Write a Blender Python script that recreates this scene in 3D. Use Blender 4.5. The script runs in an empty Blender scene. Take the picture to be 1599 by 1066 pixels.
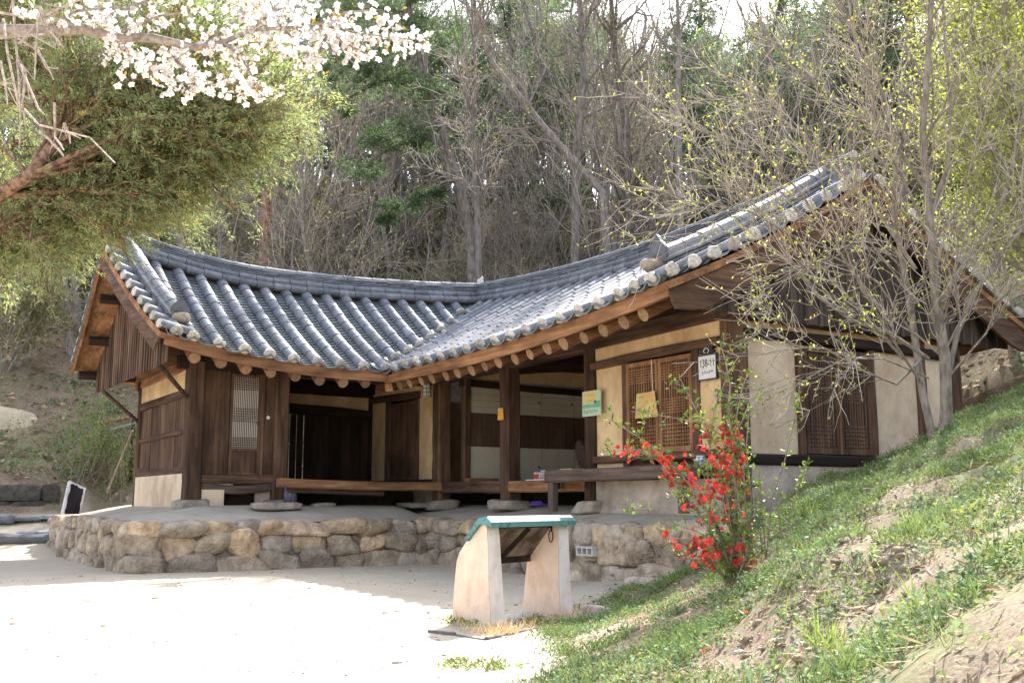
import bpy, math, random
import numpy as np
from mathutils import Vector, Matrix

# ------------------------------------------------------------------ camera, sky, sun, exposure
SC = bpy.context.scene
COL = SC.collection
FPX, PCX, PCY = 1640.0, 799.5, 533.0            # focal length and centre in photo pixels
PITCH, YAW, EYE = math.radians(8.633), math.radians(31.825), 1.15
cam_d = bpy.data.cameras.new('camera')
cam_d.sensor_width = 36.0
cam_d.lens = FPX / 1599.0 * 36.0
cam_d.clip_start, cam_d.clip_end = 0.05, 1000.0
cam = bpy.data.objects.new('camera', cam_d)
COL.objects.link(cam)
cam.location = (0, 0, EYE)
cam.rotation_euler = (math.radians(90) + PITCH, 0, -YAW)
SC.camera = cam

SUNV = Vector((2.9, 2.1, 3.65)).normalized()     # towards the sun
SUN_EL = math.asin(SUNV.z)
SUN_AZ = math.atan2(SUNV.x, SUNV.y)
W = bpy.data.worlds.new('World')
SC.world = W
W.use_nodes = True
nt = W.node_tree
nt.nodes.clear()
sky = nt.nodes.new('ShaderNodeTexSky')
sky.sky_type = 'NISHITA'
sky.sun_disc = False
sky.sun_elevation = SUN_EL
sky.sun_rotation = SUN_AZ
sky.air_density, sky.dust_density, sky.ozone_density = 1.0, 2.5, 1.0
bg = nt.nodes.new('ShaderNodeBackground')
bg.inputs['Strength'].default_value = 0.15
wo = nt.nodes.new('ShaderNodeOutputWorld')
hsv = nt.nodes.new('ShaderNodeHueSaturation')          # a hazy spring sky, paler than the clear-air model
hsv.inputs['Saturation'].default_value = 0.55
nt.links.new(sky.outputs[0], hsv.inputs['Color'])
nt.links.new(hsv.outputs[0], bg.inputs[0])
nt.links.new(bg.outputs[0], wo.inputs[0])

sun_d = bpy.data.lights.new('sun', 'SUN')
sun_d.energy = 4.1
sun_d.angle = math.radians(0.53)
sun_d.color = (1.0, 0.955, 0.88)
sun = bpy.data.objects.new('sun', sun_d)
COL.objects.link(sun)
sun.rotation_euler = SUNV.to_track_quat('Z', 'Y').to_euler()

SC.view_settings.view_transform = 'Standard'
SC.view_settings.look = 'None'
SC.view_settings.gamma = 1.0
SC.view_settings.exposure = 1.95
try:
    SC.cycles.use_denoising = True
    SC.cycles.max_bounces = 8
    SC.cycles.diffuse_bounces = 5
    SC.cycles.transparent_max_bounces = 8
    SC.cycles.caustics_reflective = False
    SC.cycles.caustics_refractive = False
    SC.cycles.sample_clamp_indirect = 8.0
except Exception:
    pass

# ------------------------------------------------------------------ helpers
A_ = np.array
FWD_H = A_([math.sin(YAW), math.cos(YAW), 0.0]); RIGHT = A_([math.cos(YAW), -math.sin(YAW), 0.0]); UPZ = A_([0, 0, 1.0])
FWD = FWD_H * math.cos(PITCH) + UPZ * math.sin(PITCH)
UPC = -FWD_H * math.sin(PITCH) + UPZ * math.cos(PITCH)
EYEP = A_([0, 0, EYE])


def ray(x, y):
    return RIGHT * ((x - PCX) / FPX) - UPC * ((y - PCY) / FPX) + FWD


def on(x, y, ax, val):
    d = ray(x, y)
    return EYEP + d * ((val - EYEP[ax]) / d[ax])


def dep(x, y, t):
    return EYEP + ray(x, y) * t


def proj(P):
    v = np.asarray(P, float) - EYEP
    d = v @ FWD
    return PCX + FPX * (v @ RIGHT) / d, PCY - FPX * (v @ UPC) / d, d


def nrm(v):
    v = np.asarray(v, float)
    return v / (np.linalg.norm(v, axis=-1, keepdims=True) + 1e-12)


_rt = np.random.RandomState(5).rand(256, 256)


def vnoise(x, y):
    x = np.asarray(x, float); y = np.asarray(y, float)
    xi = np.floor(x).astype(int); yi = np.floor(y).astype(int)
    fx = x - xi; fy = y - yi
    fx = fx * fx * (3 - 2 * fx); fy = fy * fy * (3 - 2 * fy)
    g = lambda a, b: _rt[a % 256, b % 256]
    return (g(xi, yi) * (1 - fx) + g(xi + 1, yi) * fx) * (1 - fy) + (g(xi, yi + 1) * (1 - fx) + g(xi + 1, yi + 1) * fx) * fy


def fbm(x, y, o=4):
    s = 0; a = 0.5
    for k in range(o):
        s = s + a * vnoise(x * 2 ** k + 17.3 * k, y * 2 ** k + 5.1 * k); a *= 0.5
    return s


class MB:
    """collects shapes and links them as one mesh object"""

    def __init__(self):
        self.V = []; self.F = []; self.C = []; self.n = 0

    def add(self, v, f, col=None):
        v = np.asarray(v, float).reshape(-1, 3)
        f = np.asarray(f, int)
        self.V.append(v)
        self.F.append(f + self.n)
        if col is None:
            c = np.ones((len(v), 3))
        else:
            c = np.broadcast_to(np.asarray(col, float), (len(v), 3))
        self.C.append(c)
        self.n += len(v)

    def box(self, c, s, R=None, col=None):
        s = np.asarray(s, float) / 2
        v = A_([[x, y, z] for x in (-1, 1) for y in (-1, 1) for z in (-1, 1)], float) * s
        if R is not None:
            v = v @ np.asarray(R).T
        self.add(v + np.asarray(c, float), [[0, 1, 3, 2], [4, 6, 7, 5], [0, 4, 5, 1], [2, 3, 7, 6], [0, 2, 6, 4], [1, 5, 7, 3]], col)

    def span(self, x0, x1, y0, y1, z0, z1, col=None):
        self.box(((x0 + x1) / 2, (y0 + y1) / 2, (z0 + z1) / 2), (abs(x1 - x0), abs(y1 - y0), abs(z1 - z0)), None, col)

    def prism(self, path, prof, ups=None, col=None, close=True):
        """sweep a closed profile (list of (side, up)) along a path"""
        path = np.asarray(path, float); m = len(path); prof = np.asarray(prof, float); k = prof.shape[-2]
        t = np.gradient(path, axis=0); t = nrm(t)
        if ups is None:
            ups = np.tile(UPZ, (m, 1))
        ups = np.asarray(ups, float)
        if ups.ndim == 1:
            ups = np.tile(ups, (m, 1))
        s = nrm(np.cross(t, ups)); u = np.cross(s, t)
        if prof.ndim == 2:
            prof = np.tile(prof, (m, 1, 1))
        v = path[:, None, :] + s[:, None, :] * prof[:, :, :1] + u[:, None, :] * prof[:, :, 1:]
        f = []
        for i in range(m - 1):
            for j in range(k):
                a = i * k + j; b = i * k + (j + 1) % k
                f.append([a, b, b + k, a + k])
        self.add(v, f, col)
        if close:
            base = self.n - m * k
            self.F.append(A_([[base + j for j in range(k)][::-1]])); self.F.append(A_([[base + (m - 1) * k + j for j in range(k)]]))

    def beam(self, p0, p1, w, h, up=UPZ, ch=0.012, n=2, jit=0.0, rng=None, col=None, bow=0.0):
        """timber with chamfered edges; jit roughens it, bow bends it downward in the middle"""
        p0 = np.asarray(p0, float); p1 = np.asarray(p1, float)
        ts = np.linspace(0, 1, n)
        path = p0 + (p1 - p0) * ts[:, None]
        if bow:
            path[:, 2] -= bow * 4 * ts * (1 - ts)
        a, b, c = w / 2, h / 2, ch
        pr = A_([(-a, -b + c), (-a + c, -b), (a - c, -b), (a, -b + c), (a, b - c), (a - c, b), (-a + c, b), (-a, b - c)])
        pr = np.tile(pr, (n, 1, 1))
        if jit and rng is not None:
            pr = pr * (1 + jit * (rng.rand(n, 1, 1) - .5) * 2) + (rng.rand(n, 1, 2) - .5) * jit * w
        self.prism(path, pr, up, col)

    def tube(self, pts, rad, n=6, col=None, cap=False):
        pts = np.asarray(pts, float); m = len(pts)
        rad = np.broadcast_to(np.asarray(rad, float), (m,))
        t = nrm(np.gradient(pts, axis=0))
        ref = UPZ if abs(t[0][2]) < 0.9 else A_([1.0, 0, 0])
        s = np.zeros((m, 3)); u = np.zeros((m, 3))
        a = np.cross(t[0], ref)
        for i in range(m):
            a = a - t[i] * (a @ t[i]); a = a / (np.linalg.norm(a) + 1e-12)
            s[i] = a; u[i] = np.cross(t[i], a)
        th = np.arange(n) * 2 * math.pi / n
        v = pts[:, None] + (s[:, None] * np.cos(th)[None, :, None] + u[:, None] * np.sin(th)[None, :, None]) * rad[:, None, None]
        i = np.arange(m - 1)[:, None] * n; j = np.arange(n)[None]
        f = np.stack([i + j, i + (j + 1) % n, i + n + (j + 1) % n, i + n + j], -1).reshape(-1, 4)
        self.add(v, f, col)
        if cap:
            base = self.n - m * n
            self.F.append(A_([[base + k for k in range(n)][::-1]])); self.F.append(A_([[base + (m - 1) * n + k for k in range(n)]]))

    def leaves(self, c, d, nn, L, Wd, col=None, fold=0.0):
        """diamond leaves: base point c, direction d, face normal nn"""
        c = np.asarray(c, float).reshape(-1, 3); N = len(c)
        d = nrm(np.broadcast_to(d, (N, 3))); nn = np.broadcast_to(nn, (N, 3))
        s = nrm(np.cross(d, nn)); nn = np.cross(s, d)
        L = np.broadcast_to(L, (N,))[:, None]; Wd = np.broadcast_to(Wd, (N,))[:, None]
        v = np.stack([c, c + d * L * .5 + s * Wd * .5 + nn * L * fold, c + d * L, c + d * L * .5 - s * Wd * .5 + nn * L * fold], 1).reshape(-1, 3)
        f = np.arange(4 * N).reshape(N, 4)
        if col is not None:
            col = np.asarray(col, float)
            if col.ndim == 2 and len(col) == 1:
                col = col[0]
            elif col.ndim == 2:
                col = np.repeat(col, 4, 0)
        self.add(v, f, col)

    def blob(self, c, s, sub=2, rng=None, rough=.12, pw=2.6, R=None, col=None):
        """rounded stone: a subdivided box pulled towards a superellipsoid and roughened"""
        n = 2 ** sub + 1
        g = np.linspace(-1, 1, n)
        vs = []; fs = []; off = 0
        for ax in range(3):
            for sg in (-1, 1):
                a, b = np.meshgrid(g, g, indexing='ij')
                q = np.zeros((n, n, 3)); q[..., ax] = sg; q[..., (ax + 1) % 3] = a; q[..., (ax + 2) % 3] = b * sg
                vs.append(q.reshape(-1, 3))
                for i in range(n - 1):
                    for j in range(n - 1):
                        k = off + i * n + j
                        fs.append([k, k + n, k + n + 1, k + 1])
                off += n * n
        v = np.concatenate(vs)
        r = (np.abs(v) ** pw).sum(1) ** (1 / pw)
        v = v / r[:, None]
        if rng is not None:
            for k in range(3):
                w = nrm(rng.randn(3)) * rng.uniform(1.2, 3.4); ph = rng.rand() * 6.3
                v = v * (1 + rough * .5 * np.sin(v @ w + ph))[:, None]
            if sub >= 4:
                ph = rng.rand(2) * 50
                v = v * (1 + rough * .55 * (fbm(v[:, 0] * 2.2 + v[:, 2] * 1.7 + ph[0], v[:, 1] * 2.2 - v[:, 2] * 1.3 + ph[1], 4) - .46))[:, None]
        v = v * np.asarray(s, float) / 2
        if R is not None:
            v = v @ np.asarray(R).T
        self.add(v + np.asarray(c, float), fs, col)

    def build(self, name, m, parent=None, smooth=False, label=None, cat=None, group=None, kind=None, origin=None):
        V = np.concatenate(self.V)
        if parent is not None:
            off = A_(world_loc(parent)); 
        elif origin is not None:
            off = A_(origin, float)
        else:
            off = np.zeros(3)
        V = V - off
        idx_ = max(int(f.max()) for f in self.F)
        assert idx_ < len(V), (name, idx_, len(V))
        me = bpy.data.meshes.new(name)
        me.vertices.add(len(V)); me.vertices.foreach_set('co', V.astype('f4').ravel())
        tot = np.concatenate([np.full(len(f), f.shape[1]) for f in self.F]).astype('i4')
        idx = np.concatenate([f.ravel() for f in self.F]).astype('i4')
        me.loops.add(len(idx)); me.loops.foreach_set('vertex_index', idx)
        me.polygons.add(len(tot))
        st = np.zeros(len(tot), 'i4'); st[1:] = np.cumsum(tot)[:-1]
        me.polygons.foreach_set('loop_start', st); me.polygons.foreach_set('loop_total', tot)
        me.update(calc_edges=True)
        me.polygons.foreach_set('use_smooth', np.full(len(tot), bool(smooth)))
        C = np.concatenate(self.C)
        at = me.attributes.new('tone', 'FLOAT_COLOR', 'POINT')
        at.data.foreach_set('color', np.concatenate([C, np.ones((len(C), 1))], 1).astype('f4').ravel())
        me.materials.append(m)
        o = bpy.data.objects.new(name, me)
        COL.objects.link(o)
        if parent is not None:
            o.parent = parent
        elif origin is not None:
            o.location = tuple(off)
        tag(o, label, cat, group, kind)
        if smooth == 'auto':
            pass
        return o


def world_loc(o):
    l = Vector((0, 0, 0))
    while o is not None:
        l += o.location; o = o.parent
    return l


def tag(o, label=None, cat=None, group=None, kind=None):
    if label: o['label'] = label
    if cat: o['category'] = cat
    if group: o['group'] = group
    if kind: o['kind'] = kind


def thing(name, loc, label, cat, group=None):
    o = bpy.data.objects.new(name, None)
    o.empty_display_size = .2
    COL.objects.link(o)
    o.location = tuple(loc)
    tag(o, label, cat, group)
    return o


def dup(o, parent=None, loc=None, rz=0, sc=1.0):
    c = o.copy(); COL.objects.link(c)
    if parent is not None: c.parent = parent
    if loc is not None:
        c.location = tuple(loc); c.rotation_euler = (0, 0, rz); c.scale = (sc, sc, sc) if np.isscalar(sc) else sc
    for ch in o.children:
        dup(ch, c)
    return c


# ------------------------------------------------------------------ materials
def M(name, c1, c2, scale=(6, 6, 6), rough=.8, bump=.25, bscale=None, spec=.3, transl=0.0, detail=6.0, ramp=(.3, .7), c3=None, objrand=0.0, tcol=None, dist=.02):
    m = bpy.data.materials.new(name); m.use_nodes = True
    t = m.node_tree; N = t.nodes; Lk = t.links
    N.clear()
    out = N.new('ShaderNodeOutputMaterial'); p = N.new('ShaderNodeBsdfPrincipled')
    tc = N.new('ShaderNodeTexCoord'); mp = N.new('ShaderNodeMapping'); mp.inputs['Scale'].default_value = scale
    Lk.new(tc.outputs['Object'], mp.inputs[0])
    nz = N.new('ShaderNodeTexNoise'); nz.inputs['Scale'].default_value = 1.0; nz.inputs['Detail'].default_value = detail
    nz.inputs['Roughness'].default_value = .6
    Lk.new(mp.outputs[0], nz.inputs['Vector'])
    cr = N.new('ShaderNodeValToRGB'); e = cr.color_ramp.elements
    e[0].position, e[1].position = ramp
    e[0].color = (*c1, 1); e[1].color = (*c2, 1)
    if c3 is not None:
        k = e.new(min(1, ramp[1] + .12)); k.color = (*c3, 1)
    Lk.new(nz.outputs['Fac'], cr.inputs[0])
    at = N.new('ShaderNodeAttribute'); at.attribute_name = 'tone'
    mx = N.new('ShaderNodeMix'); mx.data_type = 'RGBA'; mx.blend_type = 'MULTIPLY'; mx.inputs['Factor'].default_value = 1
    Lk.new(cr.outputs[0], mx.inputs['A']); Lk.new(at.outputs['Color'], mx.inputs['B'])
    c = mx.outputs['Result']
    if objrand:
        oi = N.new('ShaderNodeObjectInfo'); hs = N.new('ShaderNodeHueSaturation')
        mr = N.new('ShaderNodeMapRange'); mr.inputs['To Min'].default_value = 1 - objrand; mr.inputs['To Max'].default_value = 1 + objrand
        Lk.new(oi.outputs['Random'], mr.inputs['Value']); Lk.new(mr.outputs[0], hs.inputs['Value']); Lk.new(c, hs.inputs['Color']); c = hs.outputs[0]
    Lk.new(c, p.inputs['Base Color'])
    p.inputs['Roughness'].default_value = rough
    p.inputs['Specular IOR Level'].default_value = spec
    if bump:
        n2 = N.new('ShaderNodeTexNoise'); n2.inputs['Detail'].default_value = 5
        m2 = N.new('ShaderNodeMapping'); m2.inputs['Scale'].default_value = bscale or tuple(3 * s for s in scale)
        Lk.new(tc.outputs['Object'], m2.inputs[0]); Lk.new(m2.outputs[0], n2.inputs['Vector']); n2.inputs['Scale'].default_value = 1.0
        b = N.new('ShaderNodeBump'); b.inputs['Strength'].default_value = bump; b.inputs['Distance'].default_value = dist
        Lk.new(n2.outputs['Fac'], b.inputs['Height']); Lk.new(b.outputs[0], p.inputs['Normal'])
    if transl:
        tr = N.new('ShaderNodeBsdfTranslucent'); ms = N.new('ShaderNodeMixShader'); ms.inputs[0].default_value = transl
        if tcol:
            mm = N.new('ShaderNodeMix'); mm.data_type = 'RGBA'; mm.blend_type = 'MULTIPLY'; mm.inputs['Factor'].default_value = 1
            Lk.new(c, mm.inputs['A']); mm.inputs['B'].default_value = (*tcol, 1); Lk.new(mm.outputs['Result'], tr.inputs[0])
        else:
            Lk.new(c, tr.inputs[0])
        Lk.new(p.outputs[0], ms.inputs[1]); Lk.new(tr.outputs[0], ms.inputs[2]); Lk.new(ms.outputs[0], out.inputs[0])
    else:
        Lk.new(p.outputs[0], out.inputs[0])
    return m


def wood(name, c1, c2, ax, rough=.75, c3=None):
    """timber: uneven grain along one axis, broad stains and weathering over it"""
    s = [17, 17, 17]; s[ax] = .9
    b = [90, 90, 90]; b[ax] = 4
    m = M(name, c1, c2, tuple(s), rough, .5, tuple(b), .25, ramp=(.30, .72), c3=c3, dist=.012, detail=9)
    t = m.node_tree; N = t.nodes; Lk = t.links
    mx = [n for n in N if n.type == 'MIX'][0]; old = mx.inputs['A'].links[0].from_socket
    tc = [n for n in N if n.type == 'TEX_COORD'][0]
    mp = N.new('ShaderNodeMapping'); sc = [2.6, 2.6, 2.6]; sc[ax] = .8; mp.inputs['Scale'].default_value = sc
    nz = N.new('ShaderNodeTexNoise'); nz.inputs['Scale'].default_value = 1; nz.inputs['Detail'].default_value = 5; nz.inputs['Roughness'].default_value = .65
    cr = N.new('ShaderNodeValToRGB'); e = cr.color_ramp.elements
    e[0].position, e[1].position = .32, .66; e[0].color = (.42, .38, .36, 1); e[1].color = (1.25, 1.22, 1.2, 1)
    m2 = N.new('ShaderNodeMix'); m2.data_type = 'RGBA'; m2.blend_type = 'MULTIPLY'; m2.inputs['Factor'].default_value = 1
    Lk.new(tc.outputs['Object'], mp.inputs[0]); Lk.new(mp.outputs[0], nz.inputs['Vector']); Lk.new(nz.outputs['Fac'], cr.inputs[0])
    Lk.new(old, m2.inputs['A']); Lk.new(cr.outputs[0], m2.inputs['B']); Lk.new(m2.outputs['Result'], mx.inputs['A'])
    return m


DK1, DK2 = (.050, .030, .021), (.205, .120, .076)
W_X = wood('wood_dark_x', DK1, DK2, 0); W_Y = wood('wood_dark_y', DK1, DK2, 1); W_Z = wood('wood_dark_z', DK1, DK2, 2)
BG1, BG2 = (.20, .095, .045), (.45, .255, .135)
B_X = wood('wood_bright_x', BG1, BG2, 0); B_Y = wood('wood_bright_y', BG1, BG2, 1); B_Z = wood('wood_bright_z', BG1, BG2, 2)
G_X = wood('wood_grey_x', (.09, .065, .055), (.26, .19, .155), 0); G_Y = wood('wood_grey_y', (.09, .065, .055), (.26, .19, .155), 1); G_Z = wood('wood_grey_z', (.075, .055, .05), (.22, .165, .14), 2)
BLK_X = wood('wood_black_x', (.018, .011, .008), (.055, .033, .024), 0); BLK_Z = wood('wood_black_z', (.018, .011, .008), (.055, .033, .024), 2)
LOGEND = M('log_end', (.22, .13, .07), (.40, .26, .155), (18, 18, 18), .8, .2)
PLASTER = M('earth_plaster', (.60, .43, .245), (.76, .57, .345), (2.2, 2.2, 2.2), .95, .25, (30, 30, 30), .1)
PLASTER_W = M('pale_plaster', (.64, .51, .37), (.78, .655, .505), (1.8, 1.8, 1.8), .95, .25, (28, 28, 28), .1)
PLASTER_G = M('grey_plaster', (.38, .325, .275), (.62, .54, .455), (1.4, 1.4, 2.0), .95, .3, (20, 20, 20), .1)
TILE = M('roof_tile', (.095, .10, .118), (.235, .245, .275), (9, 9, 9), .60, .25, (60, 60, 60), .45, ramp=(.25, .75))
TILE_T = M('trough_tile', (.10, .115, .122), (.23, .25, .26), (9, 9, 9), .55, .2, (60, 60, 60), .4, ramp=(.25, .75))
LIME = M('tile_end_lime', (.34, .31, .28), (.72, .68, .63), (22, 22, 22), .9, .5, (70, 70, 70), .15, ramp=(.28, .6))
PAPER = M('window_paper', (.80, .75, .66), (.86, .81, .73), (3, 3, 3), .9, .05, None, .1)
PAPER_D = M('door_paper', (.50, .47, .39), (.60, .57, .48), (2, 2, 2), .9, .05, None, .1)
UNDER = M('underfloor_shade', (.03, .025, .02), (.08, .065, .052), (6, 6, 6), .95, .4)  # near-black colour standing for the dark void under the floors
MESHSCR = M('lattice_backing', (.12, .085, .06), (.20, .15, .11), (9, 9, 9), .9, .1)


def stain(m, scale=(1.1, 1.1, .7), lo=(.70, .66, .62), hi=(1.06, 1.05, 1.04), pos=(.34, .58), cracks=True):
    """broad damp stains and hairline cracks over a plastered wall"""
    t = m.node_tree; N = t.nodes; Lk = t.links
    mx = [n for n in N if n.type == 'MIX'][0]; old = mx.inputs['A'].links[0].from_socket
    tc = [n for n in N if n.type == 'TEX_COORD'][0]
    mp = N.new('ShaderNodeMapping'); mp.inputs['Scale'].default_value = scale; mp.inputs['Location'].default_value = (3.1, 1.7, .4)
    nz = N.new('ShaderNodeTexNoise'); nz.inputs['Scale'].default_value = 1; nz.inputs['Detail'].default_value = 8; nz.inputs['Roughness'].default_value = .7
    cr = N.new('ShaderNodeValToRGB'); e = cr.color_ramp.elements
    e[0].position, e[1].position = pos; e[0].color = (*lo, 1); e[1].color = (*hi, 1)
    m2 = N.new('ShaderNodeMix'); m2.data_type = 'RGBA'; m2.blend_type = 'MULTIPLY'; m2.inputs['Factor'].default_value = 1
    Lk.new(tc.outputs['Object'], mp.inputs[0]); Lk.new(mp.outputs[0], nz.inputs['Vector']); Lk.new(nz.outputs['Fac'], cr.inputs[0])
    Lk.new(old, m2.inputs['A']); Lk.new(cr.outputs[0], m2.inputs['B']); c = m2.outputs['Result']
    if cracks:
        vo = N.new('ShaderNodeTexVoronoi'); vo.feature = 'DISTANCE_TO_EDGE'; vo.inputs['Scale'].default_value = 1.7
        wp = N.new('ShaderNodeVectorMath'); wp.operation = 'MULTIPLY_ADD'; wp.inputs[1].default_value = (.35, .35, .35)
        n3 = N.new('ShaderNodeTexNoise'); n3.inputs['Scale'].default_value = 4; n3.inputs['Detail'].default_value = 4
        Lk.new(tc.outputs['Object'], n3.inputs['Vector']); Lk.new(n3.outputs['Color'], wp.inputs[0]); Lk.new(tc.outputs['Object'], wp.inputs[2]); Lk.new(wp.outputs[0], vo.inputs['Vector'])
        c2 = N.new('ShaderNodeValToRGB'); e = c2.color_ramp.elements; e[0].position, e[1].position = 0.0, .006; e[0].color = (.62, .58, .55, 1); e[1].color = (1, 1, 1, 1)
        m3 = N.new('ShaderNodeMix'); m3.data_type = 'RGBA'; m3.blend_type = 'MULTIPLY'; m3.inputs['Factor'].default_value = .7
        Lk.new(vo.outputs['Distance'], c2.inputs[0]); Lk.new(c, m3.inputs['A']); Lk.new(c2.outputs[0], m3.inputs['B']); c = m3.outputs['Result']
    Lk.new(c, mx.inputs['A'])


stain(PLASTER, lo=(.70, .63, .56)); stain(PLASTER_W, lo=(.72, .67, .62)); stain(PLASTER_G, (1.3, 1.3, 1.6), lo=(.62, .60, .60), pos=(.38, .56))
stain(PAPER_D, (.8, .8, .8), lo=(.88, .86, .80), cracks=False)
stain(TILE, (1.6, 1.6, 1.6), lo=(.82, .83, .84), hi=(1.14, 1.13, 1.10), pos=(.38, .62), cracks=False)
# ------------------------------------------------------------------ terrain
def sstep(x, a, b):
    t = np.clip((np.asarray(x, float) - a) / (b - a), 0, 1)
    return t * t * (3 - 2 * t)


MS = [-8, -0.6, 0, 1.2, 1.8, 3, 3.8, 5.5, 8, 14, 30, 80]
MZ = [0, 0, .06, .46, .92, 1.46, 1.84, 2.60, 3.6, 5.4, 10, 17]


def mound_s(X, Y):
    s = (X - 3.9) * .764 - (Y - 5.8) * .645
    return s + (fbm(X * .8, Y * .8) - .47) * .7


def terr(X, Y, rough=True):
    X = np.asarray(X, float); Y = np.asarray(Y, float)
    s = mound_s(X, Y)
    mz = np.interp(s, MS, MZ)
    fall = sstep(Y, 8.3, 9.9) * (1 - sstep(X, 15.3, 17.0))
    low = np.minimum(mz, .15)
    mz = mz * (1 - fall) + low * fall
    rgt = np.interp(X - 16.2, [0, 3, 12, 60], [0, 1.1, 6.0, 22]) * sstep(Y, 6, 11)
    mz = np.where(Y > 21, mz * (1 - sstep(Y, 21, 27)) + 0, mz)
    D = Y + .45 * np.maximum(0, X - 16) * sstep(Y, 18, 26) - .25 * np.maximum(0, -X) * 0
    bk = np.interp(D, [20, 23, 24.5, 27, 28.2, 28.6, 36, 60, 95, 140], [0, 0, .12, .8, .9, 1.55, 5.6, 17.5, 29, 36])
    z = np.maximum(mz + rgt, bk) + .25 * np.exp(-((mz + rgt - bk) / .6) ** 2) * (np.minimum(mz + rgt, bk) > .3)
    if rough:
        amp = np.clip(z / 1.2, 0.0, 1)
        z = z + (fbm(X * 1.7, Y * 1.7, 4) - .47) * (.03 + .28 * amp) + (fbm(X * 6, Y * 6, 3) - .43) * (.008 + .12 * amp) + (fbm(X * .22, Y * .22, 3) - .45) * 1.6 * np.clip((z - 3) / 6, 0, 1)
    return z


def grow_axis(lo, f0, f1, hi, h):
    a = list(np.arange(f0, f1 + 1e-6, h)); st = h; x = f1
    while x < hi:
        st = min(st * 1.10, 3.0); x += st; a.append(x)
    st = h; x = f0; b = []
    while x > lo:
        st = min(st * 1.10, 3.0); x -= st; b.append(x)
    return A_(b[::-1] + a)


gx = grow_axis(-70, 1.0, 13.5, 150, .09); gy = grow_axis(-25, 0.4, 18.0, 150, .09)
GX, GY = np.meshgrid(gx, gy, indexing='ij')
GZ = terr(GX, GY)
g = MB()
ii = np.arange(len(gx) - 1)[:, None] * len(gy); jj = np.arange(len(gy) - 1)[None]
F = np.stack([ii + jj, ii + len(gy) + jj, ii + len(gy) + jj + 1, ii + jj + 1], -1).reshape(-1, 4)
sM = mound_s(GX, GY)
m_soil = sstep(sM + (fbm(GX * 2.5, GY * 2.5) - .47) * 1.2, -.3, .5) * (1 - sstep(GY, 20, 23))
m_hill = np.maximum(sstep(GZ + (fbm(GX * 1.3, GY * 1.3) - .47) * .8, .45, 1.0) * sstep(GY, 19, 24), sstep(GX, 14.8, 17))
m_green = sstep(fbm(GX * .9 + 3, GY * .9), .42, .56)
g.add(np.stack([GX, GY, GZ], -1), F, np.stack([m_soil, m_hill, m_green], -1).reshape(-1, 3))


def ground_mat():
    m = bpy.data.materials.new('ground_earth'); m.use_nodes = True
    t = m.node_tree; N = t.nodes; Lk = t.links
    p = N['Principled BSDF']; p.inputs['Roughness'].default_value = .95; p.inputs['Specular IOR Level'].default_value = .15
    tc = N.new('ShaderNodeTexCoord')

    def noise(sc, d=6, r=.6):
        n = N.new('ShaderNodeTexNoise'); n.inputs['Scale'].default_value = sc; n.inputs['Detail'].default_value = d; n.inputs['Roughness'].default_value = r
        Lk.new(tc.outputs['Object'], n.inputs['Vector']); return n.outputs['Fac']

    def ramp(f, cols):
        r = N.new('ShaderNodeValToRGB'); e = r.color_ramp.elements
        while len(e) < len(cols): e.new(.5)
        for k, (pos, c) in enumerate(cols):
            e[k].position = pos; e[k].color = (*c, 1)
        Lk.new(f, r.inputs[0]); return r.outputs[0]

    def mix(f, a, b, mode='MIX'):
        x = N.new('ShaderNodeMix'); x.data_type = 'RGBA'; x.blend_type = mode
        if hasattr(f, 'is_output'): Lk.new(f, x.inputs['Factor'])
        else: x.inputs['Factor'].default_value = f
        Lk.new(a, x.inputs['A']); Lk.new(b, x.inputs['B']); return x.outputs['Result']
    at = N.new('ShaderNodeAttribute'); at.attribute_name = 'tone'
    sp = N.new('ShaderNodeSeparateColor'); Lk.new(at.outputs['Color'], sp.inputs[0])
    sand = mix(.5, ramp(noise(.7, 9, .7), [(.32, (.40, .335, .25)), (.62, (.54, .47, .375))]), ramp(noise(55, 5, .7), [(.3, (.34, .285, .22)), (.5, (.54, .47, .37)), (.72, (.60, .53, .43))]))
    soil = mix(.55, ramp(noise(3, 8), [(.3, (.13, .10, .072)), (.7, (.27, .215, .16))]), ramp(noise(60, 4), [(.3, (.09, .065, .045)), (.5, (.23, .18, .13)), (.75, (.38, .31, .235))]))
    lit = mix(.6, ramp(noise(1.2, 8), [(.3, (.16, .12, .085)), (.72, (.33, .26, .19))]), ramp(noise(16, 6, .75), [(.34, (.06, .04, .028)), (.55, (.24, .17, .11)), (.74, (.52, .42, .31))]))
    moss = ramp(noise(9, 6), [(.3, (.06, .085, .028)), (.7, (.17, .19, .075))])
    gm = N.new('ShaderNodeMath'); gm.operation = 'MULTIPLY'; gm.inputs[1].default_value = .55; Lk.new(sp.outputs[2], gm.inputs[0])
    c = mix(sp.outputs[0], sand, mix(gm.outputs[0], soil, moss))
    gm2 = N.new('ShaderNodeMath'); gm2.operation = 'MULTIPLY'; gm2.inputs[1].default_value = .28; Lk.new(sp.outputs[2], gm2.inputs[0])
    c = mix(sp.outputs[1], c, mix(gm2.outputs[0], lit, moss))
    Lk.new(c, p.inputs['Base Color'])
    b = N.new('ShaderNodeBump'); b.inputs['Strength'].default_value = .4; b.inputs['Distance'].default_value = .03
    Lk.new(noise(30, 6, .7), b.inputs['Height']); Lk.new(b.outputs[0], p.inputs['Normal'])
    return m


g.build('ground', ground_mat(), smooth=True, kind='structure')
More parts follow.
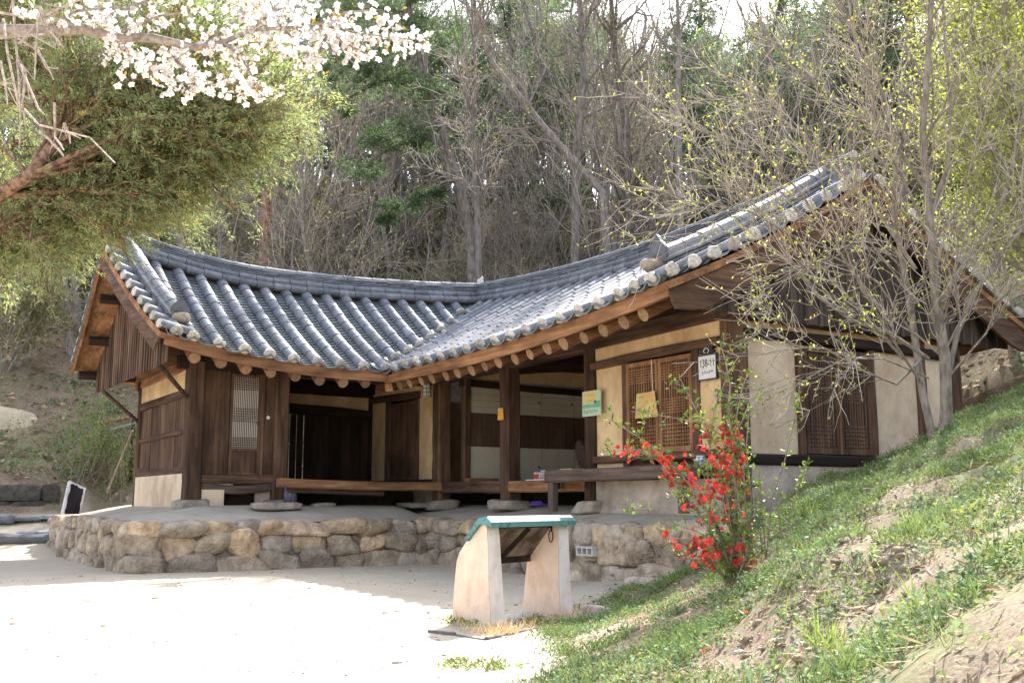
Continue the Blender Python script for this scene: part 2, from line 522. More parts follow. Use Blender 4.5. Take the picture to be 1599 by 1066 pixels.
# ------------------------------------------------------------------ the house: roofs
FL = 1.08
YA, YBK, XA = 19.7, 24.0, 5.28          # left wing: front wall, rear wall, gable wall
XB, XR, YB = 10.2, 15.0, 10.64          # right wing: courtyard wall, far wall, gable wall
EYA, YRA, EXB, XRB = 18.5, 21.85, 8.6, 12.6    # eave lines and ridge lines
LXA, LYB = 4.35, 10.1                   # rake (gable) edges of the roofs
house = thing('courtyard_house', (9.0, 19.0, 1.0), 'old L-shaped timber and earth house under curved grey tile roofs', 'house')
rnd = np.random.RandomState(11)


def zeA(X): return 3.67 + .42 * (np.maximum(0, 8.0 - X) / 3.65) ** 2
def zeB(Y): return 3.64 + .33 * (np.maximum(0, 16.2 - Y) / 6.1) ** 2
def zrA(X): return np.where(X < 7.6, 6.16 + .42 * ((7.6 - X) / 3.2) ** 2, 6.16 + .24 * ((X - 7.6) / 5) ** 2)
def zrB(Y): return np.where(Y > 15.6, 6.08 + .32 * ((Y - 15.6) / 6.2) ** 2, 6.08 + .34 * ((15.6 - Y) / 5.2) ** 2)
def prof(t): return .80 * t + .20 * t * t


RH = .46                                 # height of the built-up ridge


class Slope:
    """one roof slope: a runs along the eave, t climbs from eave (0) to ridge (1)"""

    def __init__(s, kind, sg):
        s.k = kind; s.sg = sg           # sg +1: slope facing the courtyard, -1: the slope behind it

    def P(s, a, t, dn=0.0):
        a, t = np.broadcast_arrays(np.asarray(a, float), np.asarray(t, float))
        if s.k == 'A':
            x = a; y = YRA - s.sg * 3.35 * (1 - t); e, r = zeA(a), zrA(a) - RH
        else:
            y = a; x = XRB - s.sg * 4.0 * (1 - t); e, r = zeB(a), zrB(a) - RH
        p = np.stack([x, y, e + (r - e) * prof(t)], -1)
        if np.any(dn):
            p = p + s.N(a, t) * np.asarray(dn)[..., None]
        return p

    def Ta(s, a, t): return nrm(s.P(a + .01, t) - s.P(a - .01, t))
    def Tt(s, a, t): return nrm(s.P(a, t + .004) - s.P(a, t - .004))

    def N(s, a, t):
        n = np.cross(s.Ta(a, t), s.Tt(a, t)); n = nrm(n)
        return n * np.sign(n[..., 2:3])

    @property
    def run(s): return 4.05 if s.k == 'A' else 4.65


MR = .118


def lx(S, t):
    """the left gable edge: it flares outwards towards the ridge"""
    return (4.30 - .44 * np.asarray(t, float)) if S.sg > 0 else (3.95 - .09 * np.asarray(t, float))


th = np.linspace(0, math.pi, 9)


def half_ring(c, side, nor, r, sink=.02):
    return c + side * (np.cos(th) * r)[:, None] + nor * ((np.sin(th) * r - sink))[:, None]


def male_row(mb, ends, pts, sides, nors, r=MR, tl=.40, rng=rnd, endcap=True, tone=None):
    """a row of round cover tiles along a path (first point is the lower, outer end)"""
    pts = np.asarray(pts); seg = np.r_[0, np.cumsum(np.linalg.norm(np.diff(pts, axis=0), axis=1))]
    Ltot = seg[-1]; n = max(1, int(round(Ltot / tl)))
    ip = lambda A, d: np.array([np.interp(d, seg, A[:, k]) for k in range(3)])
    for k in range(n):
        d0, d1 = Ltot * k / n, min(Ltot, Ltot * (k + 1) / n + .01)
        c = rng.uniform(.86, 1.14); cc = A_([c * rng.uniform(.96, 1.05), c, c * rng.uniform(.97, 1.06)])
        if rng.rand() < .06: cc = cc * A_([1.18, 1.15, 1.08])
        jr = rng.uniform(-.004, .004)
        rings = [half_ring(ip(pts, d), ip(sides, d), ip(nors, d), rr + jr, .02) for d, rr in ((d0, r), (d1 - .035, r * .95), (d1 - .03, r * .90), (d1, r * .90))]
        v = np.concatenate(rings); m = len(th)
        f = [[i * m + j, i * m + j + 1, (i + 1) * m + j + 1, (i + 1) * m + j] for i in range(3) for j in range(m - 1)]
        mb.add(v, f, cc)
        # lower face of the tile
        mb.add(np.concatenate([rings[0], [ip(pts, d0)]]), [[j, m, j + 1] for j in range(m - 1)], cc * .8)
    if endcap and ends is not None:
        c0, s0, n0 = pts[0], sides[0], nors[0]
        out = -nrm(pts[1] - pts[0]); k = 16
        ang = np.linspace(0, 2 * math.pi, k, endpoint=False)
        jx = 1 + .06 * rng.randn(k)
        rows = []
        for rr, o in ((r * .98, -.02), (r * .99, .008), (r * .86, .026), (r * .4, .036)):
            rows.append(c0 + s0 * (np.cos(ang) * rr * jx)[:, None] + n0 * (np.sin(ang) * rr * jx * np.where(np.sin(ang) < 0, .55, 1) - .012)[:, None] + out * o)
        v = np.concatenate(rows + [[c0 + out * .038]])
        f = [[i * k + j, i * k + (j + 1) % k, (i + 1) * k + (j + 1) % k, (i + 1) * k + j] for i in range(3) for j in range(k)]
        g_ = rng.uniform(.62, 1.12)
        ends.add(v, f, A_([g_, g_ * rng.uniform(.95, 1), g_ * rng.uniform(.9, 1)]))
        ends.add(rows[-1].tolist() + [c0 + out * .038], [[j, (j + 1) % k, k] for j in range(k)], g_)


def trough_row(mb, S, a0, w, t0, t1, depth=.085, ex=.135, rng=rnd):
    n = max(2, int(round((t1 - t0) * S.run / ex)))
    q = np.linspace(-1, 1, 7)
    dt = (t1 - t0) / n
    for k in range(n):
        ta, tb = t0 + dt * k, t0 + dt * (k + 1.02)
        c = rng.uniform(.75, 1.2)
        vs = []
        for t, dn in ((ta, .034), (tb, .006)):
            p = S.P(a0 + q * w, np.full(7, t)); nn = S.N(a0, t)
            vs.append(p + nn * (depth * (q ** 2) - depth * .6 + dn)[:, None])
        low = vs[0] - S.N(a0, ta) * .03
        v = np.concatenate([low, vs[0], vs[1]])
        f = [[i * 7 + j, i * 7 + j + 1, (i + 1) * 7 + j + 1, (i + 1) * 7 + j] for i in range(2) for j in range(6)]
        mb.add(v, f, A_([c, c, c * 1.02]))


def slope_rows(S, rows, tstart, name, label, lo_ext=0.0):
    """rows: positions of cover tiles; troughs lie between them"""
    ma = []; tr = MB(); en = []
    for a in rows:
        t0 = tstart(a)
        if t0 > .97: continue
        ts = np.linspace(t0 - lo_ext * .01, .985, 14)
        pts = S.P(a, ts); sd = S.Ta(a, ts); no = S.N(a, ts)
        ma.append(MB()); en.append(MB())
        male_row(ma[-1], en[-1], pts + no * .035, sd, no)
    for a, b in zip(rows[:-1], rows[1:]):
        m = (a + b) / 2; t0 = tstart(m) - (.022 if tstart(m) < .01 else .03)
        if t0 > .96: continue
        trough_row(tr, S, m, (b - a) / 2, t0, .985)
    return ma, tr, en


def deck(S, a0, a1, tfun, th_=.10, n=24, m=10, up=0.0, edge=None):
    """the boarded earth bed below the tiles: closed slab"""
    mb = MB()
    aa = np.linspace(a0, a1, n)
    top = []; bot = []
    for a in aa:
        ts = np.linspace(max(0.0, tfun(a)), 1.0, m)
        q = np.full(m, a) if edge is None else a1 - (a1 - a) * (a1 - edge(S, ts) - .02) / (a1 - a0)
        p = S.P(q, ts); nn = S.N(q, ts)
        top.append(p - nn * .045); bot.append(p - nn * (.045 + th_))
    V = np.concatenate([np.array(top).reshape(-1, 3), np.array(bot).reshape(-1, 3)])
    f = []; o = n * m
    for i in range(n - 1):
        for j in range(m - 1):
            k = i * m + j
            f.append([k, k + m, k + m + 1, k + 1]); f.append([o + k, o + k + 1, o + k + m + 1, o + k + m])
    for i in range(n - 1):
        k = i * m; f.append([k, o + k, o + k + m, k + m])
        k = i * m + m - 1; f.append([k, k + m, o + k + m, o + k])
    for j in range(m - 1):
        f.append([j, j + 1, o + j + 1, o + j]); k = (n - 1) * m + j; f.append([k, o + k, o + k + 1, k + 1])
    mb.add(V, f)
    return mb


def ridge(mb, lime, path, side, layers, lw, base_rows, top_r, rng=rnd, tl=.38, tint=(1, 1, 1)):
    """built-up ridge: rows of round tiles at the foot, flat layers, a round cap"""
    path = np.asarray(path); seg = np.r_[0, np.cumsum(np.linalg.norm(np.diff(path, axis=0), axis=1))]; L = seg[-1]
    ip = lambda d: np.array([np.interp(d, seg, path[:, k]) for k in range(3)])
    n = int(round(L / tl))
    side = A_(side, float); tint = A_(tint, float)
    z0 = 0
    for (off, zz, r) in base_rows:
        for sg in (-1, 1):
            for k in range(n):
                a, b = ip(L * k / n), ip(L * (k + 1) / n - .012)
                c = rng.uniform(.7, 1.15)
                o = side * off * sg + UPZ * (zz + rng.uniform(-.005, .005))
                mb.tube([a + o, (a + b) / 2 + o, b + o], [r, r * .98, r * .96], 10, c, cap=True)
    nlay, zl, tk = layers
    # core behind the rows
    pr = [(-lw * .62, -.05), (lw * .62, -.05), (lw * .62, zl + nlay * tk), (-lw * .62, zl + nlay * tk)]
    mb.prism(path, pr, None, .7)
    for k in range(nlay):
        n2 = int(round(L / .33))
        sh = rng.rand() / n2
        for i in range(n2 + 1):
            d0 = max(0, L * (i / n2 - sh)); d1 = min(L, L * ((i + 1) / n2 - sh) - .006)
            if d1 - d0 < .03: continue
            c = rng.uniform(.65, 1.25)
            w = lw * rng.uniform(.96, 1.05); z = zl + tk * k + rng.uniform(-.003, .003)
            a, b = ip(d0), ip(d1)
            tip = rng.uniform(-.004, .008)
            pr = [(-w, z - .008), (-w * .3, z + tk * .8), (w * .3, z + tk * .8), (w, z - .008), (w, z - .008 - tk * .62), (-w, z - .008 - tk * .62)][::-1]
            mb.prism([a, b + UPZ * tip], pr, None, c * tint)
    zt = zl + nlay * tk
    pts = path + UPZ * zt
    t = nrm(np.gradient(pts, axis=0)); sd = np.tile(side, (len(pts), 1)); no = nrm(np.cross(sd, t)); no *= np.sign(no[:, 2:3])
    n0 = len(mb.C); male_row(mb, lime, pts, sd, no, top_r, .36)
    for q in range(n0, len(mb.C)): mb.C[q] = mb.C[q] * tint


def mangwa(mb, lm, c, out, side, s=1.0):
    """upright end tile closing a ridge, on a lump of lime"""
    out = nrm(out); side = nrm(side)
    a = np.linspace(0, math.pi, 13)
    w = .17 * s
    prof_ = [(-w * 1.0, -.12 * s)] + [(-w * np.cos(x) * (1 - .25 * np.sin(x)), .16 * s * np.sin(x) ** .7 + .05 * s * np.exp(-((x - 1.57) / .35) ** 2) * 1.6) for x in a] + [(w * 1.0, -.12 * s)]
    pf = A_(prof_)
    f_ = c + side * pf[:, :1] + UPZ * pf[:, 1:]
    b_ = f_ - out * .035
    n = len(pf)
    mb.add(np.concatenate([f_ + out * .01, b_]), [[j, (j + 1) % n, n + (j + 1) % n, n + j] for j in range(n)], .8)
    base = mb.n - 2 * n
    mb.F.append(A_([[base + j for j in range(n)]])); mb.F.append(A_([[base + n + j for j in range(n)][::-1]]))
    lm.blob(c - UPZ * .16 * s + out * .02, (.30 * s, .30 * s, .22 * s), 3, rnd, .35, 2.3, None, A_([.62, .55, .46]))


SA, SA2, SB, SB2 = Slope('A', 1), Slope('A', -1), Slope('B', 1), Slope('B', -1)
VAL_A = lambda X: 0.0 if X < EXB else (X - EXB) / 4.0        # start of the left wing's rows at the valley
VAL_B = lambda Y: 0.0 if Y < EYA else (Y - EYA) / 3.35
SP = .465

# ---- left wing
rowsA = np.arange(4.865, 12.5, SP)
ma, tr, en = slope_rows(SA, rowsA, lambda a: VAL_A(a) + (.055 if a > EXB else 0), 'roof', '')
roofA = deck(SA, LXA + .02, XRB, VAL_A, edge=lx).build('roof', B_X, house, label='lower left roof of dark round tiles with a sagging ridge')
for b_ in ma: b_.build('tile_row', TILE, roofA)
tr.build('trough_tiles', TILE_T, roofA)
rake = MB(); rk_en = en; rkA = []
for t in np.arange(.035, 1.0, .098):
    for S in (SA, SA2):
        if t > .95 and S is SA2: continue
        aa = np.linspace(lx(S, t), lx(S, t) + .56, 5)
        pts = S.P(aa, t); no = S.N(aa, np.full(5, t)); sd = S.Tt(aa, np.full(5, t))
        rkA.append(MB()); en.append(MB()); male_row(rkA[-1], en[-1], pts + no * .06, sd, no, MR * .95, .37)
for S in (SA, SA2):
    for t in np.arange(0, 1.0, .098):
        q = np.linspace(lx(S, t) - .03, lx(S, t) + .6, 4)
        v = np.stack([S.P(q, np.full(4, t + .0), .02), S.P(q, np.full(4, t + .035), -.02), S.P(q, np.full(4, t + .07), -.02), S.P(q, np.full(4, min(1, t + .1)), .02)]).reshape(-1, 3)
        rake.add(v, [[i * 4 + j, i * 4 + j + 1, i * 4 + j + 5, i * 4 + j + 4] for i in range(3) for j in range(3)], rnd.uniform(.8, 1.1))
rake.build('rake_tiles', TILE_T, roofA)
for b_ in rkA: b_.build('rake_row', TILE, roofA)
# two cover rows at the eave corner beneath the descending ridge
cor = MB()
for a in (4.56,):
    ts = np.linspace(0, .16, 5)
    pts = SA.P(a, ts); no = SA.N(a, ts)
    q_ = MB(); en.append(MB()); male_row(q_, en[-1], pts + no * .05, SA.Ta(a, ts), no); q_.build('tile_row', TILE, roofA)
rows_c = A_([LXA + .02, 4.56, rowsA[0]])
for a, b in zip(rows_c[:-1], rows_c[1:]):
    trough_row(cor, SA, (a + b) / 2, (b - a) / 2, -.02, .2)
cor.build('corner_tiles', TILE, roofA)
rd = MB(); rl = MB()
px = np.linspace(4.38, XRB + .05, 60)
pR = np.stack([px, np.full(60, YRA), zrA(px) - RH], -1)
ridge(rd, rl, pR, (0, 1, 0), (5, .25, .034), .16, ((.19, .03, .085), (.135, .165, .08)), .085)
rl.blob((XRB - .02, YRA - .12, float(zrA(XRB)) - .1), (.10, .22, .50), 3, rnd, .3, 3, None, A_([1, 1, 1]))
r_o = rd.build('ridge', TILE, roofA)
hr = MB()
for S, sgn in ((SA, 1), (SA2, -1)):
    ts = np.linspace(.13, .985, 16)[::1]
    pp = S.P(lx(S, ts) + .46, ts) + UPZ * .06
    ridge(hr, rl, pp, (1, 0, 0), (4, .06, .045), .17, (), .12, tint=(1.25, 1.2, 1.12))
    mangwa(hr, rl, pp[0] + UPZ * .28 - (pp[1] - pp[0]) * .4, -(pp[1] - pp[0]) * A_([1, 1, 0]), (1, 0, 0), 1.0)
hr.build('descending_ridge', TILE, roofA)

# ---- right wing
rowsB = np.arange(LYB + 1.0, 21.7, SP)
mB, tB, eB = slope_rows(SB, rowsB, lambda a: VAL_B(a) + (.012 if a > EYA else 0), 'roof', '')
roofB = deck(SB, LYB + .02, YRA, VAL_B).build('roof', B_Y, house, label='long right roof slope of pale weathered tiles rising towards its gable')
for b_ in mB: b_.build('tile_row', TILE, roofB)
tB.build('trough_tiles', TILE_T, roofB)
rake = MB(); rkB = []
for t in np.arange(.03, 1.0, .092):
    for S in (SB, SB2):
        aa = np.linspace(LYB, LYB + .74, 5)
        pts = S.P(aa, t); no = S.N(aa, np.full(5, t)); sd = S.Tt(aa, np.full(5, t))
        rkB.append(MB()); eB.append(MB()); male_row(rkB[-1], eB[-1], pts + no * .06, sd, no, MR * 1.02, .37)
for S in (SB, SB2):
    q = np.linspace(LYB - .03, LYB + .85, 4)
    for t in np.arange(0, 1.0, .092):
        v = np.stack([S.P(q, np.full(4, t + .0), .02), S.P(q, np.full(4, t + .035), -.02), S.P(q, np.full(4, t + .066), -.02), S.P(q, np.full(4, min(1, t + .094)), .02)]).reshape(-1, 3)
        rake.add(v, [[i * 4 + j, i * 4 + j + 1, i * 4 + j + 5, i * 4 + j + 4] for i in range(3) for j in range(3)], rnd.uniform(.8, 1.1))
rake.build('rake_tiles', TILE_T, roofB)
for b_ in rkB: b_.build('rake_row', TILE, roofB)
cor = MB()
for a in (LYB + .30, LYB + .65):
    ts = np.linspace(0, .16, 5)
    pts = SB.P(a, ts); no = SB.N(a, ts)
    q_ = MB(); eB.append(MB()); male_row(q_, eB[-1], pts + no * .05, SB.Ta(a, ts), no); q_.build('tile_row', TILE, roofB)
rows_c = A_([LYB + .02, LYB + .30, LYB + .65, rowsB[0]])
for a, b in zip(rows_c[:-1], rows_c[1:]):
    trough_row(cor, SB, (a + b) / 2, (b - a) / 2, -.02, .2)
# the row that runs down the valley between the two wings
vt = np.linspace(0, 1, 18)
vp = np.stack([EXB + 4.0 * vt, EYA + 3.35 * vt, SA.P(EXB + 4 * vt, vt)[:, 2]], -1)
vp[:, 2] += .0
vd = nrm(vp[1] - vp[0]); vs_ = nrm(np.cross(vd, UPZ))
for k in range(26):
    t0 = k / 26 - .03
    q = np.linspace(-1, 1, 7)
    c = rnd.uniform(.8, 1.2)
    rows_ = []
    for tt, dz in ((t0, .02), (t0, .045), (t0 + .043, .015)):
        b = A_([np.interp(tt, vt, vp[:, i]) if 0 <= tt <= 1 else vp[0, i] + (vp[1, i] - vp[0, i]) * tt * 17 for i in range(3)])
        rows_.append(b + vs_ * (q * .27)[:, None] + UPZ * (dz + .12 * q ** 2)[:, None])
    cor.add(np.concatenate(rows_), [[i * 7 + j, i * 7 + j + 1, (i + 1) * 7 + j + 1, (i + 1) * 7 + j] for i in range(2) for j in range(6)], c)
cor.build('corner_tiles', TILE_T, roofB)
rd = MB(); rlB = MB()
py = np.linspace(LYB + .28, YRA + .02, 70)
pR = np.stack([np.full(70, XRB), py, zrB(py) - RH], -1)
ridge(rd, rlB, pR, (1, 0, 0), (5, .25, .034), .16, ((.19, .03, .085), (.135, .165, .08)), .085)
rd.build('ridge', TILE, roofB)
hr = MB()
for S in (SB, SB2):
    ts = np.linspace(.15, .985, 16)
    pp = S.P(np.full(16, LYB + .80), ts) + UPZ * .06
    ridge(hr, rlB, pp, (0, 1, 0), (4, .07, .055), .20, (), .145, tint=(1.3, 1.24, 1.12))
    mangwa(hr, rlB, pp[0] + UPZ * .34 - (pp[1] - pp[0]) * .4, -(pp[1] - pp[0]) * A_([1, 1, 0]), (0, 1, 0), 1.15)
hr.build('descending_ridge', TILE, roofB, label='ridge running down the gable edge, weathered and patched with lime')
for b_ in en: b_.build('tile_end', LIME, roofA)
for b_ in eB: b_.build('tile_end', LIME, roofB)
rl.build('ridge_plaster', LIME, roofA); rlB.build('ridge_plaster', LIME, roofB)
# beds below the tiles
d2 = deck(SA2, LXA + .02, XRB, lambda a: 0.0, edge=lx); d2.build('rear_slope', B_X, roofA)
d3 = deck(SB2, LYB + .02, YRA, lambda a: 0.0); d3.build('rear_slope', B_Y, roofB)
# the outer corner of the L: hip closing both rear slopes
hp = MB()
hp.add([SA2.P(XRB, 0), SA2.P(XRB, 1), SB2.P(YRA, 1), SB2.P(YRA, 0), A_([16.6, 25.2, 3.7])], [[0, 4, 1], [3, 2, 4]])
hp.build('hip_slope', TILE, roofB)
tw = MB()
for a in np.arange(4.865, 12.4, SP):
    ts = np.linspace(0, .985, 8); pts = SA2.P(a, ts); no = SA2.N(a, ts)
    male_row(tw, None, pts + no * .035, SA2.Ta(a, ts), no, endcap=False)
for a in np.arange(LYB + 1.0, 21.7, SP):
    ts = np.linspace(0, .985, 8); pts = SB2.P(a, ts); no = SB2.N(a, ts)
    male_row(tw, None, pts + no * .035, SB2.Ta(a, ts), no, endcap=False)
tw.build('rear_tiles', TILE, roofB)

# ---- eave boards, rafters, soffit
fb = MB()
xs = np.linspace(LXA + .05, EXB + .12, 30)
fb.prism(np.stack([xs, np.full(30, EYA + .07), zeA(xs) - .145], -1), [(-.03, -.085), (.03, -.085), (.03, .075), (-.03, .075)])
fb.build('fascia', B_X, house)
fb = MB()
ys = np.linspace(LYB + .05, EYA + .14, 30)
fb.prism(np.stack([np.full(30, EXB + .07), ys, zeB(ys) - .145], -1), [(-.03, -.085), (.03, -.085), (.03, .075), (-.03, .075)])
fb.build('fascia', B_Y, house)


def rafter(p0, p1, r):
    mb = MB()
    n = 7
    ts = np.linspace(0, 1, n)[:, None]
    pts = A_(p0) * (1 - ts) + A_(p1) * ts
    mb.tube(pts, r * (1 + .08 * rnd.randn(n)), 12, 1.0, cap=True)
    o = mb.build('rafter', B_Y if abs(p1[1] - p0[1]) > abs(p1[0] - p0[0]) else B_X, house)
    e = MB(); d = nrm(A_(p0) - A_(p1)); s = nrm(np.cross(d, UPZ)); u = np.cross(s, d)
    k = np.linspace(0, 2 * math.pi, 12, endpoint=False)
    c = A_(p0) + d * .004
    e.add(np.concatenate([c + s * (np.cos(k) * r * 1.0)[:, None] + u * (np.sin(k) * r * 1.0)[:, None], [c]]), [[j, (j + 1) % 12, 12] for j in range(12)], rnd.uniform(.75, 1.15))
    e.build('end_grain', LOGEND, o)


for x in np.arange(LXA + .62, EXB - .05, .47):
    zb = float(zeA(x)) - .28
    rafter((x, EYA + .20 + rnd.uniform(-.03, .03), zb + rnd.uniform(-.012, .012)), (x, YA + 1.7, zb + 1.62), .097 + rnd.uniform(-.008, .010))
for y in np.arange(LYB + .72, EYA - .05, .47):
    zb = float(zeB(y)) - .28
    rafter((EXB + .20 + rnd.uniform(-.03, .03), y, zb + rnd.uniform(-.012, .012)), (XB + 1.7, y, zb + 1.58), .10 + rnd.uniform(-.008, .010))
# valley rafter
mb = MB(); mb.beam((EXB + .12, EYA + .12, 3.36), (XB + 1.2, YA + 1.1, 4.75), .16, .2)
mb.build('valley_rafter', B_Y, house)
# ------------------------------------------------------------------ the house: timber, walls, doors
H0 = np.random.RandomState(21)


def part(name, m, fn, parent=house, label=None, smooth=False):
    mb = MB(); fn(mb)
    return mb.build(name, m, parent, label=label, smooth=smooth)


def wall(m, x0, x1, y0, y1, z0, z1, name='wall', label=None):
    """a plastered panel with slightly wavy faces"""
    mb = MB()
    dx, dy = abs(x1 - x0), abs(y1 - y0)
    n = max(3, int(max(dx, dy) / .12)); k = max(3, int((z1 - z0) / .12))
    if dx >= dy: ax, e = 0, (0, 1)
    else: ax, e = 1, (1, 0)
    u = np.linspace(0, 1, n); w = np.linspace(0, 1, k)
    U, Wz = np.meshgrid(u, w, indexing='ij')
    faces = []
    for side in (0, 1):
        X = x0 + (x1 - x0) * U if ax == 0 else np.full_like(U, x0 if side == 0 else x1)
        Y = y0 + (y1 - y0) * U if ax == 1 else np.full_like(U, y0 if side == 0 else y1)
        Z = z0 + (z1 - z0) * Wz
        wv = (fbm((X + Y) * 2.1 + 9, Z * 2.3 + side * 7, 3) - .45) * .035
        edge = np.minimum(np.minimum(U, 1 - U), np.minimum(Wz, 1 - Wz)) * 8
        wv = wv * np.clip(edge, 0, 1)
        if ax == 0: Y = Y + wv
        else: X = X + wv
        faces.append(np.stack([X, Y, Z], -1).reshape(-1, 3))
    V = np.concatenate(faces); o = n * k; f = []
    for i in range(n - 1):
        for j in range(k - 1):
            q = i * k + j
            f.append([q, q + k, q + k + 1, q + 1]); f.append([o + q, o + q + 1, o + q + k + 1, o + q + k])
    for i in range(n - 1):
        for q in (i * k, i * k + k - 1): f.append([q, q + k, o + q + k, o + q])
    for j in range(k - 1):
        for q in (j, (n - 1) * k + j): f.append([q, q + 1, o + q + 1, o + q])
    mb.add(V, f)
    return mb.build(name, m, house, smooth=False, label=label)


def column(x, y, z0, z1, w=.27, m=None, stone=True, label=None):
    mb = MB()
    mb.beam((x, y, z0), (x + H0.uniform(-.02, .02), y, z1), w, w, (0, 1, 0), .03, 9, .035, H0, H0.uniform(.55, 1.1))
    o = mb.build('column', m or W_Z, house, label=label)
    if stone:
        sb = MB(); sb.blob((x, y - .03, z0 - .075), (w + .30, w + .26, .20), 3, H0, .16, 5.5, None, H0.uniform(.8, 1.1))
        sb.build('foundation_stone', STONE, house, smooth=True)
    return o


def girder(p0, p1, w, h, m, bow=0.0, name='beam', label=None, up=UPZ, jit=.05):
    mb = MB(); mb.beam(p0, p1, w, h, up, .025, 9, jit, H0, H0.uniform(.7, 1.15), bow)
    return mb.build(name, m, house, label=label)


STONE = M('field_stone', (.20, .17, .14), (.50, .44, .37), (5, 5, 5), .92, .6, (22, 22, 22), .15, ramp=(.28, .74), dist=.04)


def planks(mb, axis, c, a0, a1, z0, z1, w=.2, th_=.03, gap=.006, rng=H0, ztop=None, zbot=None):
    """vertical boards in the plane axis = c, between a0 and a1"""
    a = a0
    while a < a1 - .02:
        b = min(a1, a + w * rng.uniform(.75, 1.3))
        if a1 - b < .05: b = a1
        m = (a + b) / 2; g_ = gap * rng.uniform(.3, 1.4)
        zt0, zt1 = (ztop(a), ztop(b)) if ztop else (z1, z1)
        zb0 = zbot(m) if zbot else z0
        d = rng.uniform(-.006, .006); c1 = rng.uniform(.65, 1.25)
        pts = []
        for (aa, zt) in ((a + g_ / 2, zt0), (b - g_ / 2, zt1)):
            for o in (-th_ / 2 + d, th_ / 2 + d):
                for z in (zb0, zt):
                    pts.append((c + o, aa, z) if axis == 0 else (aa, c + o, z))
        mb.add(pts, [[0, 1, 3, 2], [4, 6, 7, 5], [0, 4, 5, 1], [2, 3, 7, 6], [0, 2, 6, 4], [1, 5, 7, 3]], A_([c1, c1, c1 * .97]))
        a = b


def frame_at(axis, c, out):
    """maps (along, z, depth outward) to world for a plane axis = c"""
    return (lambda a, z, d=0.0: A_([c + out * d, a, z])) if axis == 0 else (lambda a, z, d=0.0: A_([a, c + out * d, z]))


def lattice_leaf(name, axis, c, out, a0, a1, z0, z1, mw, nv, bands, nh, panel=0.0, stile=.055, paper=PAPER, parent=house, bar=.012, label=None, back=True):
    """a door or window leaf: stiles and rails, a lattice with clustered cross bars, paper behind, an optional wooden panel below"""
    Q = frame_at(axis, c, out); ctr = lambda aa, bb, zz, yy, d0, d1: ((Q((aa + bb) / 2, (zz + yy) / 2, (d0 + d1) / 2)), (A_([d1 - d0, bb - aa, yy - zz]) if axis == 0 else A_([bb - aa, d1 - d0, yy - zz])))
    fr = MB()

    def add(mb, aa, bb, zz, yy, d0, d1, col=None):
        cc, ss = ctr(aa, bb, zz, yy, d0, d1); mb.box(cc, np.abs(ss), None, col)
    zl = z0 + panel
    add(fr, a0, a0 + stile, z0, z1, 0, .05); add(fr, a1 - stile, a1, z0, z1, 0, .05)
    add(fr, a0 + stile, a1 - stile, z1 - stile, z1, 0, .047); add(fr, a0 + stile, a1 - stile, z0, z0 + stile * 1.2, 0, .047)
    if panel: add(fr, a0 + stile, a1 - stile, zl - stile * .5, zl + stile * .5, 0, .047)
    o = fr.build(name, mw, parent, label=label)
    i0, i1 = a0 + stile, a1 - stile; y0 = (zl + stile * .5) if panel else z0 + stile * 1.2; y1 = z1 - stile
    lt = MB()
    for k in range(1, nv + 1):
        x = i0 + (i1 - i0) * k / (nv + 1); add(lt, x - bar / 2, x + bar / 2, y0, y1, .012, .034)
    for (b0, b1) in bands:
        for k in range(nh):
            z = y0 + (y1 - y0) * (b0 + (b1 - b0) * k / max(1, nh - 1)); add(lt, i0, i1, z - bar / 2, z + bar / 2, .010, .031)
    lt.build('lattice', mw, o)
    if back:
        pp = MB(); add(pp, i0, i1, y0, y1, -.006, .006); pp.build('paper', paper, o)
    if panel:
        pn = MB(); add(pn, i0, i1, z0 + stile * 1.2, zl - stile * .5, 0, .022, .8); pn.build('panel', mw, o)
    return o


# ---- columns (positions from the photograph's perspective)
TOP = 3.62
for (x, y, z0, z1, w, m) in ((XA, YA, FL + .08, TOP + .1, .31, W_Z), (6.92, YA, FL + .06, TOP, .28, W_Z), (XB, 19.17, FL + .06, TOP, .30, W_Z),
                             (XB, 16.49, FL + .07, TOP, .30, W_Z), (XB, 13.88, FL + .05, TOP + .05, .27, W_Z), (XB + .05, YB + .02, FL - .05, TOP + .12, .30, W_Z),
                             (XA, YBK, FL - .1, TOP, .20, W_Z), (XB, 22.65, FL, TOP, .22, BLK_Z), (14.15, YB, FL - .05, TOP, .22, W_Z), (XR, YB, FL - .05, TOP, .24, W_Z), (XR, 18.7, FL, TOP, .24, W_Z)):
    column(x, y, z0, z1, w, m)
# ---- plates along the wall heads and main beams
girder((XA - .35, YA, 3.70), (XB + .3, YA, 3.66), .22, .24, BLK_X, name='wall_plate')
girder((XB, YB - .32, 3.80), (XB, YA + .2, 3.68), .22, .26, W_Y, name='wall_plate', bow=.03)
girder((XA, YA + .1, 3.74), (XA, YBK + .4, 3.70), .18, .22, B_Y, name='wall_plate')
girder((XA - .1, YBK, 3.66), (XB + 2, YBK, 3.66), .2, .2, BLK_X, name='wall_plate')
girder((XB - .2, YB, 3.78), (XR + .4, YB, 3.74), .24, .24, W_X, name='wall_plate')
girder((XR, YB, 3.76), (XR, YBK, 3.7), .22, .22, W_Y, name='wall_plate')
girder((XB, 16.49, 3.62), (XR, 16.49, 3.70), .26, .30, BLK_X, bow=-.16, name='crossbeam')
girder((XB, 13.88, 3.66), (XR, 13.88, 3.66), .24, .26, BLK_X, name='crossbeam')

